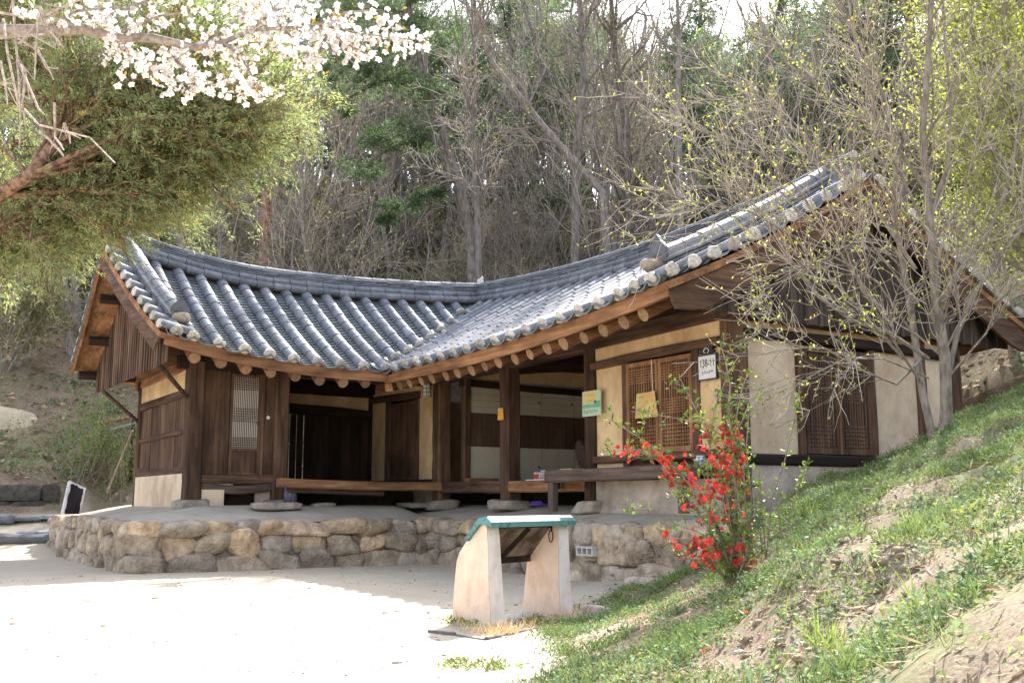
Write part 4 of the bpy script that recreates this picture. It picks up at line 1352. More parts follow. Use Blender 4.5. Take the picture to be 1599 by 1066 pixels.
def marks(mb, x, y, z, w, h, n, rng=P0):
    """a line of small illegible characters, each a few crossing strokes"""
    for k in range(n):
        cy = y + w / 2 - w * (k + .5) / n; s = w / n * .38
        for q in range(4):
            if rng.rand() < .5: mb.span(x - .001, x + .001, cy - s, cy + s * rng.uniform(.2, 1), (zz := z + rng.uniform(-.5, .5) * h * .8) - h * .07, zz + h * .07)
            else: mb.span(x - .001, x + .001, (yy := cy + rng.uniform(-.8, .8) * s) - h * .06, yy + h * .06, z - h * rng.uniform(.1, .5), z + h * rng.uniform(.1, .5))


def lines(name, m, parent, rows):
    mb = MB()
    for r in rows: marks(mb, *r)
    return mb.build(name, m, parent)


INK = M('ink_black', (.02, .02, .025), (.035, .035, .04), rough=.6, bump=0)
INKG = M('ink_grey', (.16, .18, .20), (.2, .22, .24), rough=.6, bump=0)
SIGNW = M('sign_white', (.70, .70, .72), (.78, .78, .80), rough=.4, bump=0, spec=.4)
SIGNB = M('sign_dark', (.03, .028, .04), (.06, .055, .075), rough=.5, bump=.1)
# number plate
c = on(1104, 573, 0, XB - .115)
pl = MB()
x, y, z = XB - .10, c[1], c[2]
PW, PH = .36, .33
pl.span(x - .012, x + .012, y - PW / 2, y + PW / 2, z - PH / 2, z + PH / 2)
num = pl.build('number_plate', SIGNW, None, label='white house number plate reading 138-11 with a dark cap', cat='house number', origin=(x, y, z))
fr = MB()
for (a0, a1, b0, b1) in ((-PW / 2 - .018, -PW / 2, -PH / 2 - .018, PH / 2 + .018), (PW / 2, PW / 2 + .018, -PH / 2 - .018, PH / 2 + .018), (-PW / 2, PW / 2, -PH / 2 - .018, -PH / 2), (-PW / 2, PW / 2, PH / 2, PH / 2 + .018)):
    fr.span(x - .02, x + .014, y + a0, y + a1, z + b0, z + b1)
fr.build('frame', SIGNB, num)
cp = MB(); k = np.linspace(0, math.pi, 13)
q = [(-.145, .02)] + [(-.145 * math.cos(t), .02 + .115 * math.sin(t)) for t in k] + [(.145, .02)]
v = [(x + d, y + a, z + PH / 2 + .01 + b) for d in (-.02, .012) for a, b in q]; n = len(q)
cp.add(v, [[j, (j + 1) % n, n + (j + 1) % n, n + j] for j in range(n)]); cp.F.append(A_([list(range(n))])); cp.F.append(A_([[n + j for j in range(n)]]))
cp.build('cap', SIGNB, num)
sc_ = MB()
for s in (-1, 1):
    sc_.tube([A_([x - .024, y + s * (.02 + .035 * math.sin(t)), z + PH / 2 + .03 + .022 * t]) for t in np.linspace(0, 3.6, 9)], .006, 5)
sc_.build('scroll', SIGNW, num)
text('138-11', (x - .0135, y, z + .055), .155, INK, 0, 'numerals', num, sx=.72)
lines('small_lettering', INKG, num, [(x - .0135, y, z - .075, .24, .055, 5)])
# green and yellow-orange paper signs
YEL = M('sign_yellow', (.62, .52, .20), (.70, .60, .26), (5, 5, 5), rough=.6, bump=0)
GRN = M('sign_green', (.13, .40, .27), (.22, .48, .34), (9, 9, 9), rough=.6, bump=0)
PGR = M('sign_pale_green', (.42, .58, .40), (.52, .62, .42), (9, 9, 9), rough=.6, bump=0)
ORG = M('sign_orange', (.72, .36, .18), (.66, .50, .22), (4, 4, 4), rough=.6, bump=0)
AMB = M('card_amber', (.75, .36, .03), (.80, .45, .06), (9, 9, 9), rough=.5, bump=0)
c = on(924, 629, 0, XB - .17)
y, z = c[1], c[2]; x = XB - .17
mb = MB(); mb.span(x - .008, x + .008, y - .25, y + .25, z - .21, z + .20)
gs = mb.build('notice_board', PGR, None, label='small green and yellow notice board fixed to the porch post', cat='notice board', origin=(x, y, z))
mb = MB(); mb.span(x - .011, x - .0085, y - .13, y + .23, z + .0, z + .185); mb.build('yellow_field', YEL, gs)
mb = MB(); mb.span(x - .011, x - .0085, y - .24, y + .24, z - .075, z - .02); mb.span(x - .011, x - .0085, y - .24, y - .08, z - .02, z + .03); mb.build('green_band', GRN, gs)
lines('lettering', ORG, gs, [(x - .0125, y + .05, z + .125, .30, .06, 5), (x - .0125, y + .05, z + .045, .30, .06, 5)])
lines('lettering', GRN, gs, [(x - .0095, y + .02, z - .135, .40, .075, 6)])
c = on(1010, 632, 0, XB - .13)
x, y, z = XB - .145, c[1], c[2]
mb = MB()
U, V2 = np.meshgrid(np.linspace(-1, 1, 9), np.linspace(-1, 1, 7), indexing='ij')
X = x + .02 * np.sin(U * 2.1) * V2 - .015 * (U < -.6) * (V2 > .3)
mb.add(np.stack([X, y + U * .245, z + V2 * .19], -1).reshape(-1, 3), [[i * 7 + j, i * 7 + j + 1, (i + 1) * 7 + j + 1, (i + 1) * 7 + j] for i in range(8) for j in range(6)])
mb.add(np.stack([X + .006, y + U * .245, z + V2 * .19], -1).reshape(-1, 3), [[i * 7 + j, i * 7 + j + 1, (i + 1) * 7 + j + 1, (i + 1) * 7 + j] for i in range(8) for j in range(6)])
YO = M('sign_yellow_orange', (.72, .36, .16), (.62, .54, .20), (5, 5, 5), rough=.6, bump=0, ramp=(.4, .58))
hs = mb.build('hanging_notice', YO, None, label='crooked yellow and orange notice hanging by a string at the door', cat='notice', origin=(x, y, z))
mb = MB(); mb.tube([(x + .004, y - .16, z + .19), (XB - .13, y - .13, 3.26)], .006, 5); mb.build('string', PAPER, hs)
lines('lettering', GRN, hs, [(x - .026, y + .09, z + .12, .12, .05, 2), (x - .024, y - .06, z + .04, .08, .04, 1), (x - .026, y + .12, z - .07, .20, .06, 4), (x - .024, y - .16, z - .11, .06, .04, 1)])
c = on(783, 646, 0, XB - .19)
x, y, z = XB - .20, c[1] + .02, c[2]
mb = MB()
mb.add([(x, y - .105, z - .11), (x, y + .105, z - .11), (x, y + .085, z + .11), (x, y - .075, z + .11), (x + .012, y - .105, z - .11), (x + .012, y + .105, z - .11), (x + .012, y + .085, z + .11), (x + .012, y - .075, z + .11)], [[0, 1, 2, 3], [4, 7, 6, 5], [0, 4, 5, 1], [1, 5, 6, 2], [2, 6, 7, 3], [3, 7, 4, 0]])
am = mb.build('amber_card', AMB, None, label='small amber card pinned to the middle porch post', cat='card', origin=(x, y, z))
mb = MB(); mb.span(x - .003, x - .001, y - .075, y + .08, z + .06, z + .10); mb.build('white_header', YEL, am)
lines('lettering', INK, am, [(x - .004, y, z + .08, .12, .03, 2)])
mb = MB(); mb.tube([(x, y, z + .11), (XB - .15, y - .06, z + .17)], .005, 5); mb.build('string', BLK_Z, am)

# wall lamp
c = on(667, 607, 0, XB - .13); x, y, z = XB - .14, c[1], c[2]
GLS = M('lamp_glass', (.70, .70, .68), (.78, .78, .76), rough=.3, bump=0, spec=.5)
lm = MB(); lm.tube([(x, y, z - .17), (x, y, z - .165), (x, y, z + .10), (x, y, z + .13)], [.075, .085, .085, .06], 16, None, True)
lamp = lm.build('wall_lamp', GLS, None, label='small white caged wall lamp under the eave in the porch corner', cat='lamp', origin=(x, y, z))
lm = MB()
for k in range(4):
    zz = z - .15 + .078 * k; lm.tube([(x + .092 * math.cos(t), y + .092 * math.sin(t), zz) for t in np.linspace(0, 6.2832, 17)], .006, 5)
for t in np.linspace(0, 6.28, 7)[:-1]:
    lm.tube([(x + .092 * math.cos(t), y + .092 * math.sin(t), z - .16), (x + .092 * math.cos(t), y + .092 * math.sin(t), z + .10)], .005, 4)
lm.build('cage', SIGNB, lamp)
lm = MB(); lm.tube([(x, y, z + .12), (x, y, z + .2), (x + .02, y, z + .21)], [.10, .085, .05], 14, None, True); lm.tube([(x, y, z + .18), (XB - .05, y, z + .2)], .03, 8); lm.build('cap', BLK_Z, lamp)

# books and tray, cushion, pink cloth, yellow book, slippers, blue cup-like box
FLZ = 1.49
cols = [(.55, .10, .07), (.60, .58, .55), (.62, .60, .56), (.55, .55, .60), (.10, .10, .28)]
BK = M('book_cover', (.85, .85, .85), (1, 1, 1), rough=.5, bump=0)
PGS = M('book_pages', (.66, .63, .57), (.74, .71, .66), (3, 3, 90), rough=.9, bump=0)
bx, by = 10.42, 15.55
tr_ = MB(); tr_.span(bx - .22, bx + .22, by - .22, by + .42, FLZ + .001, FLZ + .022); tr_.span(bx - .22, bx - .20, by - .22, by + .42, FLZ + .022, FLZ + .04)
tr_.build('tray', SIGNW, None, label='flat white tray under the books on the open hall floor', cat='tray', origin=(bx, by, FLZ))
for k in range(5):
    z0 = FLZ + .024 + .036 * k; dx, dy = P0.uniform(-.02, .02, 2)
    lb = ['dark red', 'grey white', 'off white', 'pale bluish', 'navy blue'][k]
    mb = MB(); y0, y1 = by - .20 + dy, by + .06 + dy
    if k in (0, 3): y0, y1 = by - .22 + dy, by + .24 + dy
    mb.span(bx - .16 + dx, bx + .14 + dx, y0, y1, z0, z0 + .004, cols[k]); mb.span(bx - .16 + dx, bx + .14 + dx, y0, y1, z0 + .028, z0 + .032, cols[k]); mb.span(bx - .164 + dx, bx - .158 + dx, y0, y1, z0, z0 + .032, cols[k])
    o = mb.build('book', BK, None, label=lb + ' book, ' + ['lowest of', 'second from the bottom of', 'in the middle of', 'second from the top of', 'topmost of'][k] + ' the pile on the white tray', cat='book', group='books piled on the tray')
    mb = MB(); mb.span(bx - .155 + dx, bx + .13 + dx, y0 + .006, y1 - .006, z0 + .0042, z0 + .0278); mb.build('pages', PGS, o)
    tx = MB()
    for s in range(6):
        yy = y0 + .03 + (y1 - y0 - .06) * s / 6; tx.span(bx - .1665 + dx, bx - .1645 + dx, yy, yy + .022, z0 + .008, z0 + .024, (.9, .88, .8) if k in (0, 4) else (.12, .12, .2))
    tx.build('spine_print', BK, o)
rb = MB(); rb.blob((bx - .02, by + .22, FLZ + .105), (.24, .22, .16), 3, P0, .05, 5, None, (.42, .07, .05))
rb.build('red_box', BK, None, label='small dull red box beside the pile of books', cat='box')
CUS = M('brown_cloth', (.035, .022, .02), (.07, .045, .04), (20, 20, 20), .95, .3, None, .1)
cb = on(915, 722, 0, 10.55)
mb = MB(); mb.blob((10.55, cb[1] + .02, 1.83), (.16, .30, .72), 3, P0, .12, 3.2, Matrix.Rotation(-.62, 3, 'X'))
mb.build('backrest_cushion', CUS, None, smooth=True, label='dark brown cushion leaning behind the porch post', cat='cushion')
PNK = M('pink_cloth', (.50, .24, .27), (.66, .42, .44), (30, 30, 30), .95, .3, None, .1, ramp=(.42, .58))
mb = MB(); mb.blob((10.46, cb[1] - .42, 1.66), (.22, .42, .40), 3, P0, .35, 2.4, Matrix.Rotation(-.45, 3, 'X'))
mb.build('pink_cloth', PNK, None, smooth=True, label='pink patterned cloth bundled beside the porch post', cat='cloth')
LIM = M('lime_cover', (.42, .45, .03), (.50, .52, .06), rough=.5, bump=0)
yb = on(888, 740, 0, 9.86)
mb = MB(); mb.span(9.80, 10.06, yb[1] - .17, yb[1] + .17, 1.645, 1.672)
o = mb.build('notebook', LIM, None, label='lime yellow notebook lying on the porch bench', cat='notebook')
mb = MB(); mb.span(9.797, 10.05, yb[1] - .165, yb[1] + .165, 1.651, 1.666, .8); mb.build('pages', PGS, o)
SLP = M('slipper_purple', (.07, .03, .22), (.13, .06, .34), (20, 20, 20), rough=.7, bump=.1)
for k, dx in enumerate((0, .19)):
    sx = 9.95; sy = float(on(843 , 799, 0, 9.95)[1]) + .08 - dx * .75
    mb = MB(); n = 14; t = np.linspace(0, 2 * math.pi, n, endpoint=False)
    ol = np.stack([-.14 * np.cos(t), .052 * np.sin(t) * (1 + .18 * np.cos(t))], 1)
    for z0 in (0,):
        v = [(sx + a, sy + b, FL + .0 + zz) for zz in (0, .03) for a, b in ol]
        mb.add(v, [[j, (j + 1) % n, n + (j + 1) % n, n + j] for j in range(n)]); mb.F.append(A_([list(range(n))])); mb.F.append(A_([[n + j for j in range(n)]]))
    o = mb.build('slipper', SLP, None, label='purple slipper under the floor edge, ' + ('nearer the middle post' if k else 'nearer the bench leg'), cat='slipper', group='pair of purple slippers')
    mb = MB(); a = np.linspace(0, math.pi, 9); rows = [[(sx - u, sy + .055 * math.cos(q), FL + .03 + h * .6 * math.sin(q)) for q in a] for u, h in ((.02, .075), (.06, .07), (.105, .05), (.135, .015))]
    mb.add(np.array(rows).reshape(-1, 3), [[i * 9 + j, i * 9 + j + 1, (i + 1) * 9 + j + 1, (i + 1) * 9 + j] for i in range(3) for j in range(8)]); mb.build('strap', SLP, o)
BLU = M('blue_white_pot', (.10, .13, .42), (.66, .68, .76), (16, 16, 16), rough=.3, bump=0, ramp=(.45, .55), spec=.5)
bb = on(1094, 717, 0, 9.95)
mb = MB(); z0 = 1.645; mb.tube([(9.95, bb[1], z0 + h) for h in (0, .02, .05, .09, .12)], [.04, .06, .075, .07, .055], 16, None, True)
o = mb.build('pot', BLU, None, smooth=True, label='small blue and white pot on the bench behind the red bush', cat='pot')
mb = MB(); mb.tube([(9.95, bb[1], z0 + h) for h in (.118, .128)], [.06, .06], 16); mb.build('rim', SIGNW, o)
# bark-wrapped post stump and stepping stones
BARK_B = M('bluish_bark', (.035, .035, .06), (.20, .19, .26), (26, 26, 5), .9, .8, (40, 40, 6), .2, ramp=(.35, .65), dist=.03)
c = on(453, 783, 1, 19.3); mb = MB(); mb.tube([(c[0], 19.3, FL - .02 + h) for h in np.linspace(0, .47, 6)], .12 + .008 * P0.randn(6), 18, None, True)
o = mb.build('log_stump', BARK_B, None, label='upright bluish ribbed log standing beside the porch column', cat='log')
mb = MB(); mb.tube([(c[0], 19.3, FL + .455), (c[0], 19.3, FL + .462)], [.10, .095], 18, None, True); mb.build('cut_end', LOGEND, o)
for (a, w, d, h, zz, lb) in ((on(432, 790, 1, 18.9), .95, .40, .14, -.01, 'long flat stepping stone in front of the porch column'), (on(505, 790, 1, 19.4), .5, .3, .12, .0, 'low dark stone in the shade under the porch floor'), (on(645, 797, 0, 9.75), .5, .7, .12, .0, 'flat stone below the end of the left porch floor')):
    mb = MB(); mb.blob((a[0], a[1], FL - .08 + zz + h / 2), (w, d, h), 3, P0, .1, 4.5, None, .9)
    mb.build('stepping_stone', STONE, None, smooth=True, label=lb, cat='stone')

# ------------------------------------------------------------------ behind the yard on the left
STK = M('wall_block', (.05, .045, .04), (.16, .14, .12), (6, 6, 6), .95, .6, (20, 20, 20), .1)
rw = MB()
rx0 = on(-60, 800, 1, 28.1)[0]; rx1 = on(92, 800, 1, 28.1)[0]
for row in range(2):
    x = rx0 - 1 + row * .3
    while x < rx1:
        w = P0.uniform(.5, 1.0); x2 = min(rx1, x + w)
        rw.blob(((x + x2) / 2, 28.15, .95 + .40 * row), (x2 - x, .4, .43), 2, P0, .06, 6, None, P0.uniform(.6, 1.3)); x = x2
rw.build('retaining_wall', STK, None, label='low dark retaining wall of cut stone under the bank', cat='wall')
STRAW = M('straw_thatch', (.38, .31, .21), (.68, .58, .43), (40, 40, 8), .95, .7, (90, 90, 20), .1, ramp=(.3, .7), dist=.05)
c = on(-32, 712, 1, 32.5)
mb = MB(); mb.blob((c[0], 32.5, c[2] + .35), (3.6, 2.6, 2.2), 4, P0, .10, 2.3)
for k in range(900):
    a = P0.uniform(0, 6.283); e = P0.uniform(.05, 1.4)
    n_ = A_([math.cos(a) * math.cos(e) * 1.8, math.sin(a) * math.cos(e) * 1.3, math.sin(e) * 1.1])
    p = A_([c[0], 32.5, c[2] + .35]) + n_ * .98
    mb.leaves(p, nrm(n_ * .6 + A_([0, 0, -1.2]) + P0.randn(3) * .25), nrm(n_), P0.uniform(.2, .5), .03, P0.uniform(.7, 1.4))
th_o = mb.build('thatched_stack', STRAW, None, label='rounded straw thatched stack at the left edge above the wall', cat='haystack')
mb = MB(); mb.tube([A_([c[0] + 1.83 * math.cos(a), 32.5 + 1.33 * math.sin(a), c[2] + .45 + .05 * math.sin(3 * a)]) for a in np.linspace(0, 6.283, 40)], .03, 6); mb.build('rope', W_X, th_o)
mb = MB(); mb.tube([(c[0], 32.5, c[2] - .9), (c[0], 32.5, c[2] + .3)], [1.35, 1.4], 20); mb.build('base', STONE, th_o)
# broken panel leaning on the bank
BLKP = M('panel_black', (.008, .008, .012), (.016, .016, .02), (3, 3, 3), .35, .05, None, .4)
FOAM = M('torn_edge', (.45, .44, .46), (.70, .69, .70), (8, 8, 8), .9, .3, None, .2)
c0 = on(114, 784, 1, 26.2); Rp = Matrix.Rotation(.42, 3, 'Z') @ Matrix.Rotation(.38, 3, 'Y') @ Matrix.Rotation(-.30, 3, 'X')
mb = MB(); mb.box(c0, (.46, .07, .92), Rp); pn = mb.build('leaning_panel', FOAM, None, label='torn black panel with pale ragged edges leaning by the bank', cat='panel')
mb = MB(); aa = np.linspace(0, 2 * math.pi, 44, endpoint=False)
sq = lambda t: A_([max(-1, min(1, 1.35 * math.cos(t))) * .18 + P0.uniform(-.016, .016), 0, max(-1, min(1, 1.35 * math.sin(t))) * .40 + P0.uniform(-.022, .022)])
ring = A_([A_(c0) + A_(Rp @ Vector(sq(t) + A_([0, -.0385, 0]))) for t in aa]); cen = A_(c0) + A_(Rp @ Vector((0, -.0385, 0)))
mb.add(np.concatenate([ring, [cen]]), [[j, (j + 1) % 44, 44] for j in range(44)]); mb.build('black_face', BLKP, pn)
RED = M('red_plastic', (.16, .05, .04), (.24, .08, .06), bump=.1)
cc = on(132, 801, 1, 26.0); mb = MB(); mb.span(cc[0] - .16, cc[0] + .14, 25.9, 26.2, float(terr(cc[0], 26.05)) - .02, float(terr(cc[0], 26.05)) + .16); mb.span(cc[0] - .18, cc[0] + .16, 25.88, 26.22, float(terr(cc[0], 26.05)) + .16, float(terr(cc[0], 26.05)) + .19)
mb.build('red_crate', RED, None, label='small rusty red box beside the black panel', cat='box')
# slabs, logs and roof tiles lying by the wall
SLAB = M('grey_slab', (.13, .14, .155), (.30, .31, .33), (5, 5, 5), .85, .4, (24, 24, 24), .3)
for (pxl, pyl, w, d, h, lb) in ((30, 802, .9, .5, .12, 'pale broad slab at the left edge below the retaining wall'), (84, 803, .8, .4, .10, 'grey slab lying next to the black panel'), (62, 812, .9, .35, .10, 'long grey slab behind the dark log'), (4, 792, .6, .5, .24, 'tilted pale slab against the retaining wall at the left edge')):
    Yp = 26.6 if pyl < 806 else 25.6
    c = on(pxl, pyl, 1, Yp); z = float(terr(c[0], Yp))
    mb = MB(); mb.blob((c[0], Yp, z + h * .4), (w, d, h), 3, P0, .10, 5, Matrix.Rotation(P0.uniform(-.3, .3), 3, 'Z'), P0.uniform(.8, 1.5))
    mb.build('stone_slab', SLAB, None, smooth=True, label=lb, cat='slab')
c = on(35, 827, 1, 24.9); z = float(terr(c[0], 24.9))
mb = MB(); mb.tube([(c[0] - 1.3 + .35 * k, 24.9 + .03 * k, z + .10 + .01 * math.sin(k)) for k in range(8)], .12 + .01 * P0.randn(8), 12, .7, True)
o = mb.build('fallen_log', SLAB, None, label='dark log lying on the ground at the left edge', cat='log')
# bent dead branch and slanting pole on the bank
DEAD = M('dead_wood', (.20, .15, .125), (.42, .33, .28), (8, 8, 20), .9, .4, None, .15)


def hugging(pxs, r0, r1, Yq, lift=.1):
    pts = [on(px_, py_, 1, Yq + dy) for px_, py_, dy in pxs]
    mb = MB(); mb.tube(pts, np.linspace(r0, r1, len(pts)), 7, None, True); return mb


hugging([(108, 770, .3), (92, 760, .2), (70, 755, .3), (50, 742, .5), (32, 738, .7)], .075, .04, 28.6).build('dead_branch', DEAD, None, label='bent reddish grey dead branch lying on the bank', cat='branch')
hugging([(50, 738, 1.0), (54, 722, 1.4), (62, 705, 1.9), (70, 702, 2.1)], .045, .02, 28.6).build('dead_branch', DEAD, None, label='thin pale dead branch standing above the bent one', cat='branch')
hugging([(167, 770, .2), (186, 722, -.2), (207, 672, -.6)], .025, .02, 26.4).build('pole', DEAD, None, label='thin slanting pole leaning on the left wing', cat='pole')
TIN = M('tin_sheet', (.45, .47, .52), (.62, .64, .70), (30, 4, 30), .5, .3, None, .5)
REDT = M('red_tin', (.34, .10, .075), (.48, .17, .12), (20, 4, 20), .6, .2, None, .3)
for (x0, y0, x1, y1, m, lb) in ((163, 662, 207, 651, REDT, 'strip of red sheeting seen behind the left wing'), (178, 670, 207, 662, TIN, 'strip of pale corrugated tin below the red sheeting')):
    a = on(x0, y0, 1, 28.5); b = on(x1 + 10, y1 - 2, 1, 28.5)
    mb = MB(); PST = []
    for k in range(7): mb.beam(a + A_([0, k * .09, .0 if k % 2 else .03]), b + A_([0, k * .09, .0 if k % 2 else .03]), .09, .018, UPZ, .003)
    for f_ in (.1, .9):
        p = a + (b - a) * f_; PST.append((p + A_([0, .3, 0]), A_([p[0], p[1] + .3, float(terr(p[0], p[1] + .3)) - .1])))
    o = mb.build('tin_roofing', m, None, label=lb, cat='roofing')
    mb = MB(); mb.beam(*PST[1], .05, .05, (0, 1, 0)); mb.build('post', BLK_Z, o)
# ------------------------------------------------------------------ plants
V0 = np.random.RandomState(77)
BARK = M('bark_grey', (.105, .092, .082), (.35, .31, .28), (14, 14, 4), .95, .7, (40, 40, 10), .1, objrand=.3)
TWIG = M('twig', (.25, .21, .18), (.48, .42, .37), (10, 10, 10), .9, 0, objrand=.3)
BARK_R = M('bark_red_pine', (.15, .075, .05), (.46, .27, .19), (14, 14, 5), .95, .7, (40, 40, 12), .1, objrand=.15)
BARK_L = M('bark_pale', (.14, .115, .095), (.38, .33, .285), (16, 16, 6), .9, .5, (50, 50, 16), .1)
LEAF_Y = M('new_leaf', (.25, .29, .065), (.43, .46, .14), (5, 5, 5), .6, 0, spec=.3, transl=.5, tcol=(1.2, 1.2, .8))
LEAF_O = M('opening_bud', (.17, .18, .06), (.32, .30, .13), (5, 5, 5), .7, 0, spec=.2, transl=.4)
NEEDLE = M('pine_needle', (.065, .115, .055), (.18, .25, .115), (1.3, 1.3, 1.3), .6, 0, spec=.3, transl=.55, objrand=.25)
JUNI = M('juniper_spray', (.17, .21, .095), (.40, .44, .225), (1.1, 1.1, 1.1), .65, 0, spec=.25, transl=.5, tcol=(1.02, 1.06, .85))


def frame(d):
    d = nrm(d); a = np.cross(d, UPZ) if abs(d[2]) < .95 else A_([1.0, 0, 0]); a = nrm(a); return a, np.cross(d, a)


def wander(p, d, L, n, rng, curl=.12, up=0.0):
    pts = [A_(p, float)]; d = nrm(d); st = L / n
    for k in range(n):
        d = nrm(d + rng.randn(3) * curl + UPZ * up)
        pts.append(pts[-1] + d * st)
    return A_(pts)


def fork(d, rng, ang):
    a, b = frame(d); ph = rng.rand() * 6.283; t = ang * rng.uniform(.7, 1.25)
    return nrm(nrm(d) * math.cos(t) + (a * math.cos(ph) + b * math.sin(ph)) * math.sin(t))


def bare_tree(seed, H, r, spread=.6, lean=(0, 0), twigs=5, first=.28, nl=9, multi=1, up=.06, buds=0.32):
    """returns trunk mesh builder, twig builder, bud builder"""
    rng = np.random.RandomState(seed)
    T = MB(); W_ = MB(); B = MB(); tips = []

    def limb(p, d, L, rr, lev):
        n = max(3, int(L / (.55 if lev < 2 else .3)))
        pts = wander(p, d, L, n, rng, .10 if lev < 2 else .17, up)
        rad = np.linspace(rr, rr * (.45 if lev < 2 else .3), n + 1)
        if lev < 2: T.tube(pts, rad, 7 if lev == 0 else 5)
        else: W_.tube(pts, np.maximum(rad, .006), 3, rng.uniform(.7, 1.25))
        if lev >= 3:
            tips.append(pts[-1]); tips.append(pts[len(pts) // 2]); return
        k = {0: nl, 1: 5, 2: twigs}[lev]
        for q in range(k):
            f = rng.uniform(first if lev == 0 else .25, 1.0); i = min(n - 1, int(f * n)); fr_ = f * n - i
            q0 = pts[i] * (1 - fr_) + pts[i + 1] * fr_
            dd = fork(pts[i + 1] - pts[i], rng, spread * (1.0 if lev == 0 else .85))
            limb(q0, dd, L * (rng.uniform(.3, .6) * (1.15 - .5 * f)) if lev == 0 else L * rng.uniform(.35, .6), rr * (1 - f * .5) * rng.uniform(.32, .55), lev + 1)
        if lev < 2: limb(pts[-1], nrm(pts[-1] - pts[-2]), L * .4, rr * .45, lev + 1)

    for m in range(multi):
        d = nrm(A_([lean[0], lean[1], 1.0]) + (rng.randn(3) * .22 if multi > 1 else 0))
        limb(A_([0, 0, -.3]) + (A_([rng.randn() * .12, rng.randn() * .12, 0]) if multi > 1 else 0), d, H * (rng.uniform(.75, 1) if multi > 1 else 1) * .82, r * (1 if m == 0 else .75), 0)
    tips = A_(tips); N = int(len(tips) * buds * 3)
    if N > 4:
        c = tips[rng.randint(len(tips), size=N)] + rng.randn(N, 3) * .12
        B.leaves(c, rng.randn(N, 3), rng.randn(N, 3), rng.uniform(.05, .12, N), rng.uniform(.03, .06, N), rng.uniform(.6, 1.4, (N, 1)) * A_([[1, 1, 1]]))
    return T, W_, B


def needles(mb, c, R, n, rng, flat=.38, L=.2, upb=.5):
    """a pad of pine needles: tufts of thin blades spread through a flattened, uneven volume"""
    m = max(6, n // 9)
    q = rng.randn(m, 3); q = nrm(q) * (rng.rand(m, 1) ** .45) * A_([R, R * rng.uniform(.7, 1.1), R * flat]); q = q + c
    q[:, 2] += .12 * R * np.sin(q[:, 0] * 3 / R)
    N = m * 9
    b = np.repeat(q, 9, 0)
    d = rng.randn(N, 3) + (b - c) / R * .9 + A_([0, 0, upb])
    mb.leaves(b, d, rng.randn(N, 3), L * rng.uniform(.7, 1.3, N), .028, np.repeat(rng.uniform(.6, 1.35, (m, 1)), 9, 0) * A_([[1, 1, 1]]))


def pine_tree(seed, H, r, base=.45, n=16, reach=2.4, pad=.75, lean=(0, 0), droop=-.02, dens=300):
    rng = np.random.RandomState(seed); T = MB(); Nd = MB()
    pts = wander((0, 0, -.3), (lean[0], lean[1], 1), H, 12, rng, .07, .03)
    T.tube(pts, np.linspace(r, r * .25, 13), 9, 1.0)
    for k in range(n):
        f = base + (1 - base) * (k + rng.rand()) / n; i = min(11, int(f * 12)); p = pts[i] + (pts[i + 1] - pts[i]) * (f * 12 - i)
        a = rng.rand() * 6.283; L = reach * (1.15 - .8 * (f - base) / (1 - base)) * rng.uniform(.6, 1.15)
        br = wander(p, (math.cos(a), math.sin(a), rng.uniform(-.05, .35)), L, 6, rng, .13, droop)
        T.tube(br, np.linspace(r * .28, .015, 7), 5, .9)
        for g_ in (1.0, .78, .55):
            if rng.rand() < .9:
                j = int(g_ * 6); needles(Nd, br[j] + rng.randn(3) * .15 + A_([0, 0, .12]), pad * rng.uniform(.6, 1.15) * (.6 + .4 * g_), int(dens * rng.uniform(.6, 1.1)), rng)
                s = br[j] + rng.randn(3) * A_([.4, .4, .15]); T.tube([br[max(0, j - 1)], s], [.02, .008], 4)
    needles(Nd, pts[-1] + A_([0, 0, .2]), pad, dens, rng, .6)
    return T, Nd


def tree_thing(name, loc, rz, sc, parts, label, cat, group=None):
    o = thing(name, loc, label, cat, group)
    for nm, mb, m in parts:
        if mb.n == 0: continue
        c = mb.build(nm, m, None); c.parent = o
    o.rotation_euler = (0, 0, rz); o.scale = (sc,) * 3
    return o


# ---- the wood on the hill: prototypes, then copies
protos = []
BL = 'bare grey-brown tree among many in the hillside wood behind the house'
specs = [(1, 11, .17, .62, (.05, .0), 6, .30, 10, 1), (2, 12.5, .15, .50, (-.10, .05), 6, .35, 9, 1), (3, 9.5, .12, .75, (.0, .1), 6, .22, 9, 2), (4, 13, .20, .55, (.16, .0), 6, .35, 11, 1), (5, 8, .09, .7, (.1, -.1), 6, .15, 8, 3), (6, 11, .13, .45, (-.2, 0), 6, .3, 9, 1)]
for sp_ in specs:
    T, Wt, B = bare_tree(*sp_)
    o = tree_thing('bare_tree', (0, 0, 0), 0, 1, (('trunk', T, BARK), ('twigs', Wt, TWIG), ('buds', B, LEAF_O)), BL, 'tree', 'bare trees of the hillside wood')
    protos.append(o)
PL = 'dark green pine standing among the bare trees of the hillside wood'
pines = []
for sp_ in ((21, 12, .20, .35, 22, 2.9, 1.05), (22, 14, .22, .42, 22, 2.8, 1.0), (23, 10, .16, .28, 20, 2.6, .95)):
    T, Nd = pine_tree(*sp_)
    pines.append(tree_thing('pine_tree', (0, 0, 0), 0, 1, (('trunk', T, BARK), ('needles', Nd, NEEDLE)), PL, 'pine tree', 'pines of the hillside wood'))
bushes = []
UL = 'low tangled bare shrub with small buds below the trees of the hillside'
for sd in (31, 32, 33):
    T, Wt, B = bare_tree(sd, 3.0, .03, .6, (0, 0), 5, .1, 6, 6, .04, .8)
    bushes.append(tree_thing('bare_shrub', (0, 0, 0), 0, 1, (('stems', T, BARK), ('twigs', Wt, TWIG), ('buds', B, LEAF_O)), UL, 'shrub', 'undergrowth shrubs on the hillside'))
used = {}


